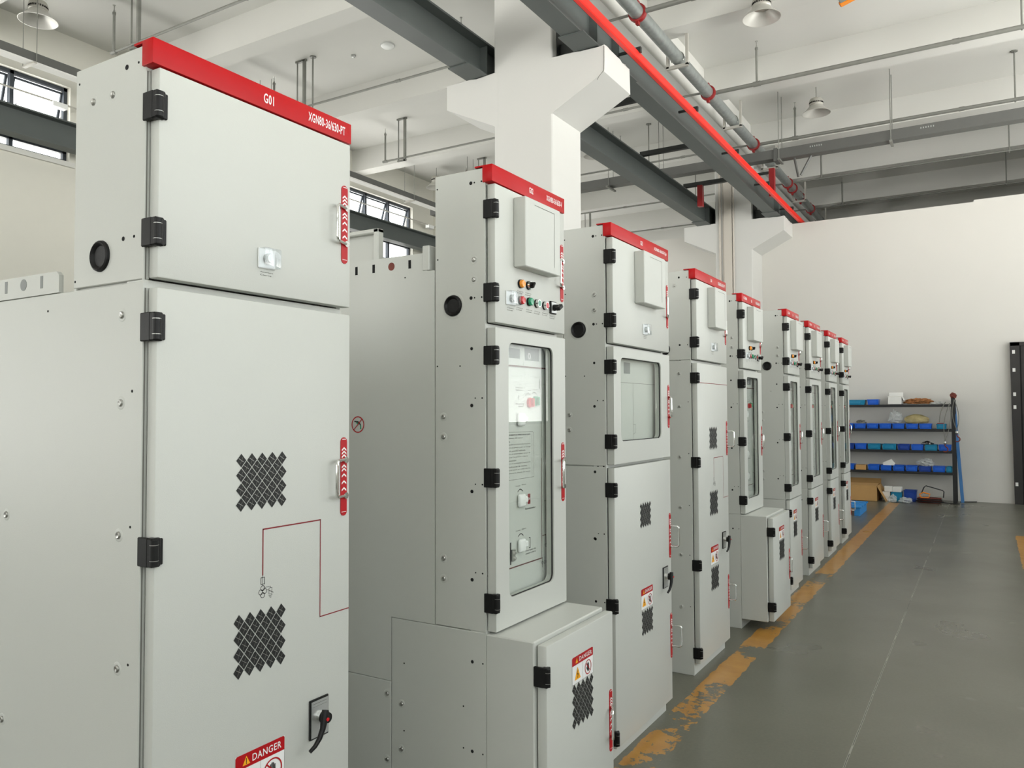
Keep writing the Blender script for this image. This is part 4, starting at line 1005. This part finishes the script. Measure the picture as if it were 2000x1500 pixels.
# hanging hoist ropes and hooks
def arc_pts(a, b, sag, n=12, side=0): return [(a[0]+(b[0]-a[0])*i/n+side*math.sin(PI*i/n), a[1], a[2]+(b[2]-a[2])*i/n-sag*math.sin(PI*i/n)) for i in range(n+1)]
def hook(name, x, ztop, zh, label, s=1.0):
    y = RY0-.05; t = thing(name, label, 'hoist hook', (x, y, ztop))
    m = MB()
    for k in (-1, 1): m.tube([(p[0]-x, p[1]-y, p[2]-ztop) for p in arc_pts((x-.03 if x > -.5 else x+.08, y, ztop), (x, y, zh+.08), 0, side=k*.045)], .006, 'rope', n=6)
    m.obj('rope', t)
    m = MB(); h = zh-ztop; m.lathe([(0, .08), (.022, .07), (.026, .04), (.012, .02), (0, .02)], (0, 0, h), 'steel', 14)
    m.tube([(0, 0, h+.03), (0, 0, h), (.01, 0, h-.02)]+[(.0+.042*math.sin(a), 0, h-.065+.042*math.cos(a)) for a in [i*PI/8 for i in range(1, 11)]], .010, 'rust', n=8)
    m.obj('hook', t)
hook('hoist_hook', -.44, 1.76, 1.155, 'rusty hoist hook on ropes hanging outside the right rack post')
hook('hoist_hook', -.62, 1.70, .98, 'rusty hoist hook on ropes hanging inside the right rack post')
m = MB(); m.tube(arc_pts((-.70, RY0-.03, 1.37), (-.6, RY0-.03, 1.72), -.02, side=-.02), .007, 'rope', n=6)
tag(m.obj('pendant_cable'), 'grey cable rising from the red control box to the rack top', 'cable')
blob('rope_knot', (-.487, RY0-.0, 1.78), (.045, .05, .055), 'rust', 'rusty red clump tied on top of the right rack post', 'knot', 4, .4)
# hand saw on a coil of cable
t = thing('hacksaw', 'hacksaw with an orange handle lying on a coil under the rack', 'saw', (-.86, 15.2, .10))
m = MB(); m.tube([(-.13, 0, .06), (-.09, 0, .16), (-.06, 0, .19), (.19, 0, .12), (.21, 0, .10), (.20, 0, .0)], .009, 'rack', n=8); m.box(-.11, .2, -.004, .004, .0, .02, 'steel'); m.obj('saw_frame', t)
m = MB(); m.tube([(-.16+.02, -.02, .0), (-.16, -.02, .04), (-.10, -.02, .075), (.0, -.02, .05), (-.02, -.02, -.01), (-.13, -.02, -.015)], .012, 'orange', n=8, closed=True); m.obj('saw_handle', t)
m = MB()
for k in range(7):
    R = .14+.02*math.sin(k*2.1); m.tube([(R*1.25*math.cos(a)+.01*math.sin(3*a+k), R*.75*math.sin(a), .012+k*.012) for a in [i*2*PI/28 for i in range(28)]], .009, 'ink' if k % 3 else 'rust', n=6, closed=True)
m.tube([(.17, 0, .02), (.27, -.02, .012), (.36, -.05, .01), (.45, -.03, .01)], .008, 'ink', n=6)
tag(m.obj('cable_coil', loc=(-.87, 15.2, 0)), 'black cable coil on the floor beside the right rack post', 'cable coil')
# blue plank leaning by the post
m = MB(); mt = Matrix.Translation((-.385, 15.5, 0)) @ Matrix.Rotation(math.radians(-3.4), 4, 'Y') @ Matrix.Rotation(math.radians(-5), 4, 'X')
m.box(-.025, .025, -.012, .012, 0, 1.72, 'plank', bevel=.002, mtx=mt); tag(m.obj('plank', smooth=False), 'narrow blue plank leaning on the wall beside the rack', 'plank')
m = MB(); m.tube([(-.42, 15.52, .008), (-.3, 15.6, .008), (-.18, 15.68, .008)], .008, 'ink', n=6); tag(m.obj('cable_end'), 'short black cable end along the wall foot right of the rack', 'cable')
# blue pallet
t = thing('pallet', 'bright blue pallet on the floor behind the last cubicle', 'pallet', (-2.1, 13.2, 0))
for x in (-.42, 0, .40): MB().box(x-.04, x+.04, -.38, .38, 0, .12, 'pallet', bevel=.003).obj('runner', t)
for y in (-.36, -.18, 0, .18, .36): MB().box(-.46, .46, y-.05, y+.05, .12, .142, 'pallet', bevel=.003).obj('deck_board', t)

# ------------------------------------------------------------------ light: overcast daylight through the windows
w = bpy.data.worlds.new('overcast_sky'); scn.world = w; w.use_nodes = True
nt = w.node_tree; bg = nt.nodes['Background']
tc = nt.nodes.new('ShaderNodeTexCoord'); sp = nt.nodes.new('ShaderNodeSeparateXYZ'); nt.links.new(tc.outputs['Generated'], sp.inputs[0])
cr = nt.nodes.new('ShaderNodeValToRGB'); cr.color_ramp.elements[0].position = .45; cr.color_ramp.elements[0].color = (2.7, 2.62, 2.5, 1)  # ground half glows brighter than the sky, added to light the ceilings
cr.color_ramp.elements[1].position = .56; cr.color_ramp.elements[1].color = (.8, .825, .83, 1)
mr = nt.nodes.new('ShaderNodeMapRange'); mr.inputs['From Min'].default_value = -1; mr.inputs['From Max'].default_value = 1
nt.links.new(sp.outputs['Z'], mr.inputs['Value']); nt.links.new(mr.outputs[0], cr.inputs[0]); nt.links.new(cr.outputs[0], bg.inputs[0])
bg.inputs[1].default_value = 5.5
def portal(loc, rot, sx, sy):
    l = bpy.data.lights.new('window_daylight', 'AREA'); l.shape = 'RECTANGLE'; l.size = sx; l.size_y = sy; l.cycles.is_portal = True
    o = bpy.data.objects.new('window_daylight', l); COL.objects.link(o); o.location = loc; o.rotation_euler = rot; return o
for (a, b, c, d) in RH: portal((XR+.3, (a+b)/2, (c+d)/2), (0, PI/2, 0), d-c, b-a)
for (a, b, c, d) in LH:
    portal((XL-.45, (a+b)/2, (c+d)/2), (0, -PI/2, 0), d-c, b-a); portal((XL-.45, (a+b)/2, 1.9), (0, -PI/2, 0), 2.6, b-a)  # second portal serves the added lower windows
portal((-4.75, YB-.3, 3.9), (PI/2, 0, 0), 7.5, 4.6)  # portal for the added fill opening behind the camera

# ------------------------------------------------------------------ camera
yaw, pit, rol, f = 0.543627734, 0.0340765161, -0.00397096967, 1533.17393
F = Vector((-math.sin(yaw)*math.cos(pit), math.cos(yaw)*math.cos(pit), math.sin(pit)))
Rt = Vector((math.cos(yaw), math.sin(yaw), 0)); U = Rt.cross(F)
r = Rt*math.cos(rol)+U*math.sin(rol); u = r.cross(F)
cam = bpy.data.cameras.new('camera'); co = bpy.data.objects.new('camera', cam); COL.objects.link(co)
mtx = Matrix.Identity(4)
for i in range(3): mtx[i][0] = r[i]; mtx[i][1] = u[i]; mtx[i][2] = -F[i]
mtx[0][3], mtx[1][3], mtx[2][3] = 0, 0, 1.6
co.matrix_world = mtx
cam.sensor_width = 36; cam.lens = f/2000*36; cam.clip_start = .05; cam.clip_end = 200
scn.camera = co
vs = scn.view_settings; vs.view_transform = 'Standard'; vs.look = 'None'; vs.gamma = 1; vs.use_curve_mapping = False
vs.exposure = -.68
